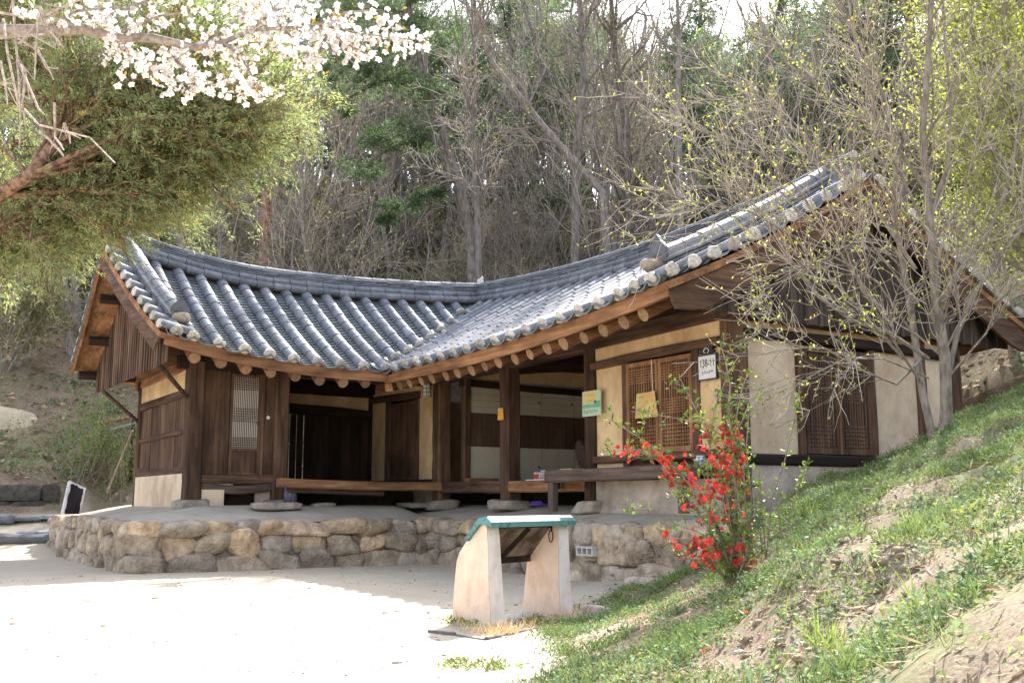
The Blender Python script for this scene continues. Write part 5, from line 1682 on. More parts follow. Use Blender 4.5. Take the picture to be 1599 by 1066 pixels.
def put(lst, X, Y, sc=None, rz=None):
    k = V0.randint(len(lst)); o = lst[k]
    z = float(terr(X, Y)) - .05
    sc = sc or V0.uniform(.75, 1.2); rz = V0.rand() * 6.283 if rz is None else rz
    if o.name not in used:
        used[o.name] = 1; o.location = (X, Y, z); o.rotation_euler = (0, 0, rz); o.scale = (sc,) * 3; return o
    return dup(o, None, (X, Y, z), rz, sc)


def scatter(lst, n, x0, x1, d0, d1, sc, minY=27.5, gap=1.2, pw=1.0, skip=None):
    """random places inside the view between two distances, on the hillside"""
    got = []; tries = 0
    while len(got) < n and tries < n * 40:
        tries += 1
        px_ = V0.uniform(x0, x1); t = d0 + (d1 - d0) * V0.rand() ** pw
        P = EYEP + ray(px_, 782) * t
        X, Y = P[0], P[1]
        if Y < minY and X < 19.5: continue
        if X > 3 and X < 18 and Y < 26.5: continue
        if skip and skip(px_, t): continue
        if any((X - a) ** 2 + (Y - b) ** 2 < gap ** 2 for a, b in got): continue
        got.append((X, Y)); put(lst, X, Y, V0.uniform(*sc))
    return got


scatter(protos, 70, 60, 1750, 33, 46, (.75, 1.15), 28.5, 1.5)
scatter(protos, 125, -60, 1800, 44, 78, (.9, 1.4), 33, 1.7)
scatter(pines, 14, -50, 700, 48, 80, (1.0, 1.3), 33, 3.5)
scatter(pines, 70, 480, 1800, 44, 80, (1.0, 1.45), 33, 2.6)
scatter(pines, 9, 1130, 1800, 36, 50, (.9, 1.25), 30, 3.5)
scatter(bushes, 120, -20, 1700, 31, 60, (.8, 1.6), 28.8, 1.0)
# the far wood over the crest reads as one mass
FW, FN = MB(), MB(); rfw = np.random.RandomState(99)
for k in range(150):
    t = rfw.uniform(84, 125); P_ = EYEP + ray(rfw.uniform(-100, 1750), 782) * t
    zg = float(terr(P_[0], P_[1], False)); hh = rfw.uniform(9, 15)
    FW.tube([(P_[0], P_[1], zg - .3), (P_[0] + rfw.randn() * .4, P_[1], zg + hh * .55), (P_[0] + rfw.randn() * .8, P_[1], zg + hh)], [.22, .16, .05], 5)
    for q in range(9):
        f = rfw.uniform(.25, 1.0); needles(FN, A_([P_[0], P_[1], zg + hh * f]) + rfw.randn(3) * A_([1.5, 1.5, .3]) * (1.3 - f), rfw.uniform(.8, 1.5), 110, rfw, .55, .42)
FN.build('far_wood_foliage', NEEDLE, None, label='dense evergreen wood filling the crest of the hill', cat='wood', kind='stuff')
FW.build('far_wood_trunks', BARK, None, label='trunks of the dense wood on the crest of the hill', cat='wood', kind='stuff')

# the red-trunked pine behind the left ridge
c = dep(413, 410, 36)
z0 = float(terr(c[0], c[1]))
T = MB(); Nd = MB(); hh = dep(411, 300, 36)[2] - z0
T.tube([(0, 0, -.2), (.02, .03, hh * .4), (-.02, 0, hh * .8), (.0, 0, hh), (.25, .05, hh + .6), (.55, .1, hh + 1.0)], [.24, .21, .19, .17, .08, .04], 12)
rgp = np.random.RandomState(41)
for (dx, dz, R) in ((-.35, .35, .55), (.45, .40, .60), (.95, .28, .40), (-.1, 1.15, .75), (.55, 1.35, .55), (-.65, 1.0, .4)):
    e = A_([RIGHT[0] * dx, RIGHT[1] * dx, hh + dz]); T.tube([(0, 0, hh - .1), e * .6 + A_([0, 0, hh * .4]), e], [.06, .04, .02], 5)
    needles(Nd, e + A_([0, 0, .08]), R, 420, rgp, .34, .2)
tree_thing('pine_tree', (c[0], c[1], z0), 0, 1, (('trunk', T, BARK_R), ('needles', Nd, NEEDLE)), 'pine with a bare reddish trunk and small clipped head behind the left ridge', 'pine tree')
# the large drooping pine left of centre
c = dep(752, 420, 33); z0 = float(terr(c[0], c[1])); b0 = A_([c[0], c[1], z0])
T = MB(); Nd = MB()
tp = [dep(x, y, t) - b0 for x, y, t in ((758, 440, 33), (735, 370, 33), (714, 280, 33), (690, 200, 33.3), (660, 110, 33.5), (640, 20, 33.5), (630, -60, 33.5))]
tp[0] = A_([tp[0][0] * .2, tp[0][1] * .2, -.3])
T.tube(tp, np.linspace(.18, .06, 7), 10)
for (x, y, t, R, k) in ((560, 262, 33, .75, 3), (590, 225, 32.6, .85, 3), (640, 200, 32.4, .8, 3), (655, 230, 33, .6, 3), (630, 325, 32.5, .62, 2), (665, 308, 32.5, .5, 2), (608, 345, 32.4, .38, 2), (560, 140, 33.4, .9, 4), (600, 120, 33, .95, 4), (650, 130, 32.8, .9, 4), (690, 150, 33.5, .7, 4), (540, 100, 33.5, .9, 5), (575, 60, 33.5, 1.0, 5), (640, 50, 33, 1.0, 5), (700, 70, 33.5, .8, 5), (610, 0, 33.5, 1.0, 6), (670, -10, 33.5, .9, 6), (540, 20, 33.5, .9, 5), (520, 165, 33.5, .7, 4), (715, 215, 33.6, .5, 3)):
    e = dep(x, y, t) - b0; s = tp[k]; md = (e + s) / 2 + A_([0, 0, .18]); T.tube([s, md, e], [.055, .04, .02], 5)
    needles(Nd, e, R, int(900 * R), rgp, .36, .2, .35)
    needles(Nd, e + rgp.randn(3) * A_([.6, .6, .15]), R * .6, int(450 * R), rgp, .36, .2, .35)
tree_thing('pine_tree', b0, 0, 1, (('trunk', T, BARK), ('needles', Nd, NEEDLE)), 'large leaning pine with drooping green pads above the middle of the roofs', 'pine tree')
# tall bare trees that stand out right of centre
for k, (x0, y0, t, tops, r, lb) in enumerate((
        (890, 370, 34, ((900, 250), (912, 120), (905, 0), (900, -90)), .17, 'tall straight bare trunk rising behind the dip of the right ridge'),
        (976, 350, 33, ((940, 300), (850, 200), (770, 100), (735, 20), (700, -60)), .15, 'bare tree leaning far to the left above the right ridge'),
        (985, 340, 36, ((978, 200), (960, 80), (950, -60)), .20, 'thick dark forked trunk right of the leaning bare tree'),
        (1062, 320, 34, ((1058, 180), (1060, 60), (1055, -60)), .13, 'slim straight bare trunk above the right roof'),
        (760, 430, 31, ((745, 330), (738, 220), (742, 100), (735, -40)), .11, 'thin bare trunk just behind the meeting of the ridges'),
        (1395, 330, 30, ((1408, 200), (1420, 80), (1425, -60)), .26, 'broad grey trunk behind the budding tree on the right'))):
    b = dep(x0, y0, t); b0 = A_([b[0], b[1], float(terr(b[0], b[1]))])
    pts = A_([A_([0, 0, -.3])] + [dep(x, y, t) - b0 for x, y in tops])
    T, Wt, B = MB(), MB(), MB(); rg = np.random.RandomState(60 + k)
    T.tube(pts, np.linspace(r, r * .3, len(pts)), 9)
    for q in range(22):
        f = rg.uniform(.2, 1) * (len(pts) - 1); i = min(len(pts) - 2, int(f)); p = pts[i] + (pts[i + 1] - pts[i]) * (f - i)
        br = wander(p, fork(pts[i + 1] - pts[i], rg, .7), rg.uniform(1.2, 3.2), 6, rg, .16, .06); T.tube(br, np.linspace(r * .3, .012, 7), 5)
        for w_ in range(7):
            j = rg.randint(1, 6); tw_ = wander(br[j], fork(br[j + 1] - br[j], rg, .7), rg.uniform(.4, 1.3), 4, rg, .2, .04); Wt.tube(tw_, np.linspace(.014, .006, 5), 3)
            for w2 in range(3):
                jj_ = rg.randint(1, 4); Wt.tube(wander(tw_[jj_], fork(tw_[jj_ + 1] - tw_[jj_], rg, .8), rg.uniform(.2, .6), 3, rg, .2, .03), [.009, .008, .006, .005], 3)
            if rg.rand() < .6: B.leaves(tw_[-1] + rg.randn(6, 3) * .1, rg.randn(6, 3), rg.randn(6, 3), .09, .05, rg.uniform(.7, 1.3, (6, 1)) * A_([[1, 1, 1]]))
    tree_thing('bare_tree', b0, 0, 1, (('trunk', T, BARK), ('twigs', Wt, TWIG), ('buds', B, LEAF_O)), lb, 'tree')

# ---- juniper on the left: base outside the picture, limbs reaching in
JT, JF, JW = MB(), MB(), MB()
jb = A_([-.3, 16.6, 0.0]); rj = np.random.RandomState(51)
fork0 = dep(-60, 365, 13.2)
JT.tube([jb + A_([0, 0, -.2]), jb + A_([.05, 0, 1.2]), (jb + fork0) / 2 + A_([-.2, 0, .3]), fork0], [.36, .30, .22, .14], 12)
limbs = []
main1 = A_([fork0, dep(0, 303, 12.6), dep(45, 275, 12.4), dep(85, 225, 12.6), dep(105, 150, 13.2), dep(120, 40, 13.8), dep(140, -120, 14)])
JT.tube(main1, [.12, .085, .075, .06, .05, .045, .03], 10)
tg = [(495, 125, 14.5), (500, 160, 14.0), (470, 130, 13.6), (455, 240, 14.5), (470, 190, 14.2), (425, 235, 14.3), (375, 265, 14.1), (300, 255, 13.6), (225, 265, 13.4), (150, 320, 13.8), (70, 372, 13.2), (5, 385, 14), (-60, 390, 13.5), (465, 60, 15), (370, 30, 15), (290, -30, 15), (190, -80, 15), (60, -120, 15), (200, 230, 12.9), (310, 205, 13), (395, 150, 13.2), (60, 90, 13.4), (210, 110, 12.8), (300, 110, 15.6), (240, 250, 15.2), (120, 240, 15.4), (-20, 300, 16), (480, 90, 14.3), (490, 150, 14.9), (455, 170, 13.6), (415, 200, 14.8), (400, 245, 13.8), (365, 235, 14.9), (350, 275, 14.8), (440, 225, 14.6), (330, 255, 13.2), (420, 90, 14.6), (350, 240, 15.2), (430, 120, 13), (-80, 150, 14), (-100, 0, 14), (10, -40, 13), (330, 60, 13.2), (170, 150, 12.8), (395, 210, 15.5), (100, 350, 14.6), (190, 290, 14.2)]


def spray_cloud(p0, p1, n, wd, dens=16):
    """feathery sprays along the outer part of a limb"""
    d = p1 - p0; L = np.linalg.norm(d)
    f = rj.uniform(.3, 1.08, n); c = p0 + d * f[:, None] + nrm(rj.randn(n, 3)) * (rj.rand(n, 1) ** .6) * wd * (1.15 - .5 * f[:, None])
    ax = nrm(d / L * .5 + (c - (p0 + d * f[:, None])) * .9 + rj.randn(n, 3) * .5 + A_([0, 0, -.15]))
    k = dens; b = np.repeat(c, k, 0); a = np.repeat(ax, k, 0); N = n * k
    s = rj.rand(N, 1) * .30
    dd = nrm(a + rj.randn(N, 3) * .55)
    tone = np.repeat(rj.uniform(.55, 1.45, (n, 1)), k, 0) * A_([[1, 1, 1]]) * np.repeat(np.where(rj.rand(n, 1) < .06, [[1.35, 1.0, .7]], [[1, 1, 1]]), k, 0)
    JF.leaves(b + a * s + dd * .02, dd, rj.randn(N, 3), rj.uniform(.03, .085, N), rj.uniform(.009, .016, N), tone)
    for q in range(0, n, 3): JW.tube([p0 + d * max(.1, f[q] - .15), c[q], c[q] + ax[q] * .25], [.010, .007, .004], 3)


for (x, y, t) in tg:
    x -= max(0, x - 300) * .27 + (45 if y > 195 and x > 280 else 0); wd_ = rj.uniform(.38, .80)
    e = dep(x, y, t); k = int(np.clip((330 - y) / 75, 0, 5)); s = main1[min(5, max(0, k))]
    md = s * .5 + e * .5 + rj.randn(3) * .25
    t_ = np.linspace(0, 1, 7)[:, None]; br = s * (1 - t_) ** 2 + 2 * md * t_ * (1 - t_) + e * t_ ** 2
    JT.tube(br, np.linspace(.036, .009, 7), 6)
    spray_cloud(br[2], br[6], 90, wd_, 25)
    for q in range(7):
        j = rj.randint(2, 6); e2 = br[j] + nrm(fork(br[j + 1] - br[j], rj, .75)) * rj.uniform(.5, 1.2)
        JT.tube([br[j], (br[j] + e2) / 2 + rj.randn(3) * .05, e2], [.022, .014, .006], 4)
        spray_cloud(br[j], e2, 31, .40, 25)
jun = thing('juniper_tree', jb, 'spreading olive green juniper with reddish limbs overhanging the left roof end', 'tree')
BARK_J = M('juniper_bark', (.085, .05, .035), (.36, .23, .155), (16, 16, 16), .95, .8, (40, 40, 40), .1, ramp=(.36, .66))
JT.build('trunk', BARK_J, jun); JW.build('twigs', BARK_J, jun); JF.build('foliage', JUNI, jun)

# ---- cherry: trunk outside the picture on the left, flowering bough across the top left
CT, CW, CF, CL = MB(), MB(), MB(), MB(); rc = np.random.RandomState(52)
cb_ = dep(-420, 900, 6.6); cb_ = A_([cb_[0], cb_[1], 0.0])
f0 = dep(-330, 120, 6.6)
CT.tube([cb_ + A_([0, 0, -.2]), cb_ + A_([.03, .05, 1.2]), cb_ * .4 + f0 * .6 + A_([0, 0, .1]), f0], [.20, .16, .14, .12], 12)
bough = A_([f0, dep(-150, 75, 6.6), dep(-30, 50, 6.6), dep(60, 48, 6.5), dep(130, 45, 6.5), dep(175, 58, 6.5), dep(240, 60, 6.5), dep(312, 76, 6.5), dep(350, 66, 6.5), dep(392, 47, 6.5)])
CT.tube(bough, [.12, .075, .05, .038, .034, .031, .027, .023, .017, .013], 9)
br2 = [[(392, 47), (440, 44), (500, 40), (560, 52), (640, 62)], [(312, 76), (350, 72), (400, 66), (450, 60)], [(130, 45), (180, 20), (260, -10), (350, -40)], [(60, 48), (120, 18), (190, 10)], [(240, 60), (280, 100), (310, 130), (340, 135)], [(350, 66), (380, 95), (405, 140)], [(392, 47), (430, 15), (470, 10)], [(312, 76), (360, 40), (400, 5), (430, -30)], [(175, 58), (200, 85), (240, 110)], [(175, 58), (250, 25), (330, 15)], [(440, 44), (470, 70), (490, 95)], [(500, 40), (540, 20), (590, 15)], [(500, 40), (540, 70), (575, 85)]]
flow = []
for b_ in br2:
    d0 = 6.5; pts = A_([dep(x, y, d0 + rc.uniform(-.25, .25) * (k > 0)) for k, (x, y) in enumerate(b_)])
    CT.tube(pts, np.linspace(.012, .004, len(pts)), 6)
    for k in range(1, len(pts)):
        for q in range(6):
            f = rc.rand(); flow.append(pts[k - 1] * (1 - f) + pts[k] * f)
for (x, y) in [(255, 115), (270, 122), (205, 100), (190, 95), (285, 85), (265, 85), (230, 95), (380, 135), (400, 140), (360, 130), (420, 150), (345, 105), (300, 75), (380, 80), (430, 75), (395, 30), (430, 20), (450, 50), (480, 95), (500, 60), (520, 25), (560, 55), (600, 50), (625, 68), (560, 85), (610, 30), (150, 10), (170, 25), (130, 5), (100, 15), (40, 15), (330, 125), (310, 140), (175, 45), (215, 30), (230, 5), (400, -5), (480, 5), (440, 30), (540, 80), (590, 70), (640, 55), (460, 25), (375, 15)]:
    p = dep(x, y, 6.5 + rc.uniform(-.3, .3)); j = int(np.argmin([np.linalg.norm(p - q) for q in flow])); CW.tube([flow[j], (p + flow[j]) / 2 + rc.randn(3) * .01, p], [.0045, .0035, .003], 4)
    for q in range(5): flow.append(p + rc.randn(3) * .042)
for p in flow:
    if rc.rand() < .12: continue
    n = rc.randint(2, 5)
    for q in range(n):
        fc = p + rc.randn(3) * A_([.038, .038, .032]) - A_([0, 0, .015]); ax = nrm(rc.randn(3) + A_([.15, -.4, -.35])); CW.tube([p, fc], [.0015, .0012], 3)
        a, b = frame(ax); R = rc.uniform(.020, .027)
        g_ = rc.uniform(.92, 1.06)
        for m in range(5):
            an = m * 1.2566 + rc.rand() * .15; dd = (a * math.cos(an) + b * math.sin(an)); CF.leaves(fc, nrm(dd + ax * rc.uniform(.35, .9)), ax, R * 1.25, R * 1.15, A_([[g_, g_ * .985, g_ * .97]]))
        CL.leaves(fc + ax * .002, nrm(ax + rc.randn(3) * .3), a, .010, .006, A_([[1.3, .8, .35]]))
    if rc.rand() < .55:
        CL.leaves(p + rc.randn(2, 3) * .03, rc.randn(2, 3), rc.randn(2, 3), rc.uniform(.03, .05, 2), .016, A_([[1.1, .85, .4]]))
# bare hanging twigs on the left of the bough
for b_ in ([(5, 30), (12, 85), (28, 160), (60, 195), (100, 205), (140, 215), (180, 255)], [(20, 0), (24, 60), (30, 130), (32, 190), (30, 232)], [(62, 10), (75, 45), (88, 60), (100, 75)], [(0, 95), (8, 130), (12, 165)], [(28, 60), (60, 80), (75, 105), (84, 125)], [(60, 20), (56, 80), (54, 125)], [(30, 70), (55, 40), (90, 20)], [(62, 206), (80, 220), (100, 245)], [(85, 160), (86, 215), (100, 235)], [(0, 60), (50, 55), (85, 75), (95, 50)], [(28, 95), (60, 170), (70, 180)], [(0, 130), (15, 130), (22, 130)], [(100, 192), (108, 210), (110, 225)], [(0, 20), (60, 30), (100, 10), (150, -10)], [(40, 110), (35, 160), (40, 200)]):
    pts = A_([dep(x, y, 6.35 + rc.uniform(-.05, .05)) for x, y in b_]); CW.tube(pts, np.linspace(.0095, .004, len(pts)), 5, 1.5)
    for q in range(2):
        j = rc.randint(len(pts) - 1); CW.tube(wander(pts[j], fork(pts[j + 1] - pts[j], rc, .6), rc.uniform(.05, .2), 3, rc, .12, -.03), [.004, .0035, .003, .002], 4, 1.4)
PETAL = M('petal', (.70, .68, .66), (.80, .785, .77), (20, 20, 20), .7, 0, spec=.2, transl=.45)
CBUD = M('cherry_leaf', (.20, .13, .03), (.34, .30, .06), (9, 9, 9), .6, 0, transl=.4)
BARK_C = M('cherry_bark', (.15, .115, .095), (.42, .36, .32), (30, 30, 30), .85, .5, (70, 70, 70), .2)
ch = thing('cherry_tree', cb_, 'flowering cherry whose white blossomed bough and bare twigs cross the top left', 'tree')
CT.build('trunk', BARK_C, ch, smooth=True); CW.build('twigs', BARK_C, ch); CF.build('blossom', PETAL, ch); CL.build('young_leaves', CBUD, ch)

# ---- the budding multi-stemmed tree on the right
RT, RW, RL = MB(), MB(), MB(); rr_ = np.random.RandomState(53)
rb_ = dep(1472, 700, 12.6); zb = float(terr(rb_[0], rb_[1])); rb_[2] = zb
stems = [([(1470, 705), (1478, 640), (1476, 560), (1462, 470), (1455, 380), (1448, 300), (1440, 220), (1447, 120), (1455, 0), (1458, -80)], .17, .03, 0),
         ([(1462, 700), (1440, 610), (1425, 500), (1408, 400), (1396, 330), (1400, 240), (1380, 150), (1340, 60), (1290, -20)], .11, .02, .5),
         ([(1450, 560), (1390, 520), (1330, 500), (1280, 465), (1230, 400), (1190, 330), (1150, 300), (1090, 290)], .055, .012, -.6),
         ([(1478, 600), (1495, 520), (1520, 460), (1560, 400), (1620, 330), (1680, 250)], .075, .02, .2),
         ([(1465, 480), (1500, 420), (1545, 360), (1570, 300), (1590, 220), (1610, 120)], .06, .02, .9),
         ([(1455, 330), (1480, 260), (1485, 160), (1475, 60), (1470, -60)], .06, .015, .3),
         ([(1448, 300), (1400, 230), (1350, 190), (1300, 150), (1230, 100), (1170, 10)], .05, .01, .2),
         ([(1430, 420), (1370, 330), (1320, 280), (1250, 210), (1190, 160), (1130, 130)], .05, .010, -.3),
         ([(1440, 560), (1400, 600), (1350, 580), (1290, 545), (1240, 540), (1210, 520)], .035, .008, -.5),
         ([(1400, 240), (1350, 130), (1330, 40), (1320, -40)], .045, .012, .4),
         ([(1455, 380), (1420, 300), (1395, 250), (1365, 180), (1350, 90)], .04, .01, -.4),
         ([(1385, 500), (1300, 380), (1250, 300), (1190, 240), (1140, 215), (1080, 200)], .035, .009, -.8),
         ([(1410, 560), (1330, 470), (1240, 370), (1170, 330), (1100, 320)], .035, .008, -.9),
         ([(1425, 520), (1370, 440), (1300, 400), (1240, 420), (1190, 440)], .03, .008, -.7), ([(1440, 600), (1400, 540), (1340, 440), (1300, 340), (1270, 240)], .035, .008, -.9), ([(1470, 560), (1500, 500), (1490, 430), (1510, 360)], .035, .008, -.5),
         ([(1450, 590), (1380, 560), (1320, 560), (1260, 590)], .025, .007, -.8), ([(1430, 470), (1360, 380), (1330, 320), (1340, 240)], .03, .008, -.6), ([(1480, 590), (1540, 520), (1560, 470), (1590, 440)], .03, .008, -.6), ([(1455, 380), (1500, 320), (1520, 240), (1535, 150)], .035, .008, -.4)]
for (pl_, r0, r1, dd) in stems:
    pts = A_([dep(x, y, 12.6 + dd * min(1, k / 3)) for k, (x, y) in enumerate(pl_)])
    if pl_[0][1] > 690: pts[0] = A_([pts[0][0], pts[0][1], zb - .2])
    r0 *= .46; RT.tube(pts, np.linspace(r0, r1 * .8, len(pts)), 9, 1.0)
    seg = np.linalg.norm(np.diff(pts, axis=0), axis=1); L = seg.sum()
    for q in range(int(L * 6)):
        f = rr_.uniform(.22, 1) * (len(pts) - 1); i = min(len(pts) - 2, int(f)); p = pts[i] + (pts[i + 1] - pts[i]) * (f - i)
        d = fork(pts[i + 1] - pts[i], rr_, .62); Lb = rr_.uniform(.4, 1.6)
        br = wander(p, d + A_([0, 0, .15]), Lb, 6, rr_, .10, .03); rb0 = min(.018, r0 * .25)
        RT.tube(br, np.linspace(rb0, .004, 7), 4, rr_.uniform(.7, 1.3))
        for w_ in range(8):
            j = rr_.randint(1, 6); tw_ = wander(br[j], fork(br[j + 1] - br[j], rr_, .7), rr_.uniform(.15, .6), 4, rr_, .14, .03)
            RW.tube(tw_, np.linspace(.0048, .0026, 5), 3, rr_.uniform(.8, 1.6))
            if rr_.rand() < .6 + .3 * (p[0] > rb_[0]):
                n = rr_.randint(2, 6); c_ = tw_[rr_.randint(1, 5, size=n)]
                RL.leaves(c_, rr_.randn(n, 3) + A_([0, 0, .5]), rr_.randn(n, 3), rr_.uniform(.03, .062, n), rr_.uniform(.014, .028, n), rr_.uniform(.6, 1.3, (n, 1)) * (A_([[1, 1, 1]]) if rr_.rand() < .92 else A_([[1.05, .75, .6]])))
TWIG_P = M('pale_twig', (.24, .20, .17), (.50, .43, .375), (10, 10, 10), .9, 0)
rt = thing('budding_tree', rb_, 'many-stemmed tree just breaking into leaf at the top of the grassy bank', 'tree')
RT.build('trunk', BARK_L, rt); RW.build('twigs', TWIG_P, rt); RL.build('new_leaves', LEAF_Y, rt)
# ---- leafy yellow-green tree at the right edge behind it
for (bx_, by_, t, pts_, n, lb) in ((1640, 600, 15.5, [(1640, 600), (1625, 480), (1600, 330), (1580, 180), (1570, 40), (1565, -60)], 95, 'yellow-green leafy young tree at the right edge'), (1700, 640, 17.5, [(1700, 640), (1640, 420), (1560, 280), (1530, 140), (1540, 0)], 95, 'second leafy young tree leaning in behind the right edge'), (1590, 640, 19.0, [(1590, 640), (1575, 480), (1545, 330), (1500, 200), (1490, 90), (1500, -20)], 80, 'slender leafy young tree behind the gable of the right wing')):
    b = dep(bx_, by_, t); b0 = A_([b[0], b[1], float(terr(b[0], b[1]))]); rg = np.random.RandomState(int(t * 10))
    T, Wt, B = MB(), MB(), MB()
    pts = A_([dep(x, y, t) for x, y in pts_]); pts[0] = b0 - A_([0, 0, .2])
    T.tube(pts, np.linspace(.10, .02, len(pts)), 8)
    for q in range(n):
        f = rg.uniform(.25, 1) * (len(pts) - 1); i = min(len(pts) - 2, int(f)); p = pts[i] + (pts[i + 1] - pts[i]) * (f - i)
        br = wander(p, fork(pts[i + 1] - pts[i], rg, .9), rg.uniform(.8, 2.0), 6, rg, .12, .02); T.tube(br, np.linspace(.02, .005, 7), 4)
        for w_ in range(9):
            j = rg.randint(1, 7); c_ = br[j] + rg.randn(3) * .16; Wt.tube([br[j], c_], [.004, .003], 3); k = rg.randint(6, 13)
            B.leaves(c_ + rg.randn(k, 3) * .09, rg.randn(k, 3) + A_([0, 0, .4]), rg.randn(k, 3), rg.uniform(.05, .10, k), rg.uniform(.025, .045, k), rg.uniform(.6, 1.25, (k, 1)) * A_([[1, 1, 1]]))
    tree_thing('leafy_tree', (0, 0, 0), 0, 1, (), lb, 'tree')
    o = bpy.data.objects[-1] if False else [x for x in COL.objects if x.name.startswith('leafy_tree')][-1]
    o.location = tuple(b0)
    T.build('trunk', BARK_L, o); Wt.build('twigs', BARK_L, o); B.build('crown', LEAF_Y, o)

# ---- green bush on the bank left of the house
T, B = MB(), MB(); rg = np.random.RandomState(55)
b = on(165, 745, 1, 28.9); b0 = A_([b[0], b[1], float(terr(b[0], b[1]))])
for q in range(95):
    p0_ = b0 + A_([rg.randn() * .7, rg.randn() * .5, 0]); p0_[2] = float(terr(p0_[0], p0_[1])); br = wander(p0_, (rg.randn() * .4, rg.randn() * .4, 1), rg.uniform(1.0, 2.3), 6, rg, .13, .02)
    T.tube(br, np.linspace(.014, .004, 7), 4); k = 60; j = rg.randint(2, 7, size=k)
    B.leaves(br[j] + rg.randn(k, 3) * .16, rg.randn(k, 3), rg.randn(k, 3), rg.uniform(.05, .10, k), rg.uniform(.02, .04, k), rg.uniform(.5, 1.3, (k, 1)) * A_([[1, 1, 1]]))
BUSHG = M('bush_leaf', (.12, .20, .03), (.26, .37, .07), (3, 3, 3), .6, 0, transl=.4)
gb_ = thing('green_bush', b0, 'loose fresh green bush on the bank beside the left wing', 'bush'); T.build('stems', DEAD, gb_); B.build('foliage', BUSHG, gb_)

# ---- the flowering quince in front of the right wing
QT, QL, QF = MB(), MB(), MB(); rq = np.random.RandomState(56)


def on_ground(x, y, t0=4.0, t1=14.0):
    t = t0
    while t < t1:
        p = dep(x, y, t)
        if p[2] <= float(terr(p[0], p[1])): return p
        t += .04
    return dep(x, y, t1)


qb = on_ground(1160, 905); qd = float((qb - EYEP) @ FWD)
QS = [([(1158, 905), (1130, 850), (1100, 790), (1060, 735), (1010, 690), (965, 662), (922, 640)], .0), ([(1150, 905), (1110, 830), (1070, 770), (1030, 720), (990, 700), (950, 705)], -.2), ([(1160, 905), (1140, 800), (1120, 700), (1092, 650), (1070, 606), (1060, 588)], .1),
      ([(1165, 905), (1150, 800), (1145, 700), (1138, 650), (1140, 600), (1132, 560), (1124, 535), (1150, 540), (1172, 542)], .1), ([(1165, 905), (1155, 780), (1140, 690), (1100, 660), (1040, 650), (985, 642)], .2), ([(1170, 905), (1165, 800), (1160, 720), (1150, 650), (1160, 600), (1178, 590)], .0),
      ([(1175, 905), (1175, 800), (1165, 700), (1170, 640), (1190, 620)], .25), ([(1155, 905), (1110, 880), (1070, 870), (1040, 850), (1030, 830)], -.25), ([(1150, 905), (1120, 850), (1090, 830), (1060, 820), (1036, 812)], -.1), ([(1165, 905), (1120, 820), (1090, 760), (1030, 790), (985, 797)], .25),
      ([(1170, 905), (1160, 830), (1150, 760), (1140, 720)], -.25), ([(1160, 905), (1150, 840), (1110, 770), (1090, 720)], .3), ([(1175, 905), (1190, 860), (1185, 800), (1175, 750)], .1), ([(1160, 905), (1165, 870), (1180, 840), (1188, 880)], -.3), ([(1165, 905), (1140, 830), (1125, 760), (1130, 690)], -.1), ([(1160, 905), (1135, 860), (1110, 800), (1105, 730), (1115, 640), (1140, 575), (1160, 580)], .15)]
for pl_, dd in QS:
    t_ = np.linspace(0, 1, len(pl_)); pts = A_([dep(x, y, qd + dd * a) for (x, y), a in zip(pl_, t_)]); pts[0] = qb + A_([rq.randn() * .06, rq.randn() * .06, -.05])
    QT.tube(pts, np.linspace(.009, .0025, len(pts)), 5)
    for i in range(1, len(pts)):
        for q in range(int(np.linalg.norm(pts[i] - pts[i - 1]) * 21)):
            f = rq.rand(); p = pts[i - 1] * (1 - f) + pts[i] * f; tw_ = wander(p, fork(pts[i] - pts[i - 1], rq, .9), rq.uniform(.03, .13), 2, rq, .2, .1); QT.tube(tw_, [.003, .002, .0015], 3)
            k = rq.randint(3, 8)
            QL.leaves(tw_[rq.randint(0, 3, size=k)] + rq.randn(k, 3) * .02, rq.randn(k, 3) + A_([0, 0, .5]), rq.randn(k, 3) + A_([0, 0, .6]), rq.uniform(.028, .065, k), rq.uniform(.016, .034, k), rq.uniform(.6, 1.4, (k, 1)) * (A_([[1, 1, 1]]) if rq.rand() < .75 else A_([[1.9, 1.45, 1.1]])), .08)
FP = [(965, 708), (975, 703), (985, 705), (998, 702), (1008, 690), (1013, 700), (1026, 720), (1035, 715), (1043, 728), (1052, 735), (1038, 740), (1045, 748), (1068, 717), (1071, 750), (1080, 755), (1078, 748), (1063, 748), (1092, 672), (1100, 680), (1088, 690), (1105, 675), (1120, 700), (1112, 705), (1128, 690), (1133, 715), (1140, 705), (1145, 690), (1150, 700), (1148, 720), (1155, 712), (1138, 725), (1142, 735), (1128, 728), (1120, 715), (1152, 680), (1135, 682), (1147, 740), (1136, 672), (1130, 740), (1100, 770), (1108, 775), (1095, 778), (1118, 745), (1125, 760), (1112, 755), (1142, 755), (1150, 768), (1120, 780), (1092, 785), (1070, 795), (1090, 815), (1115, 810), (1142, 790), (1150, 815), (1155, 822), (1165, 830), (1040, 833), (1050, 840), (1056, 857), (1068, 862), (1085, 850), (1092, 858), (1100, 852), (1106, 865), (1098, 845), (1088, 878), (1102, 878), (1115, 862), (1110, 848), (1148, 850), (1153, 858), (1162, 855), (1140, 865), (1155, 880), (1165, 885), (1175, 888), (1182, 876), (1160, 838), (1128, 815), (1085, 862), (1108, 872)]
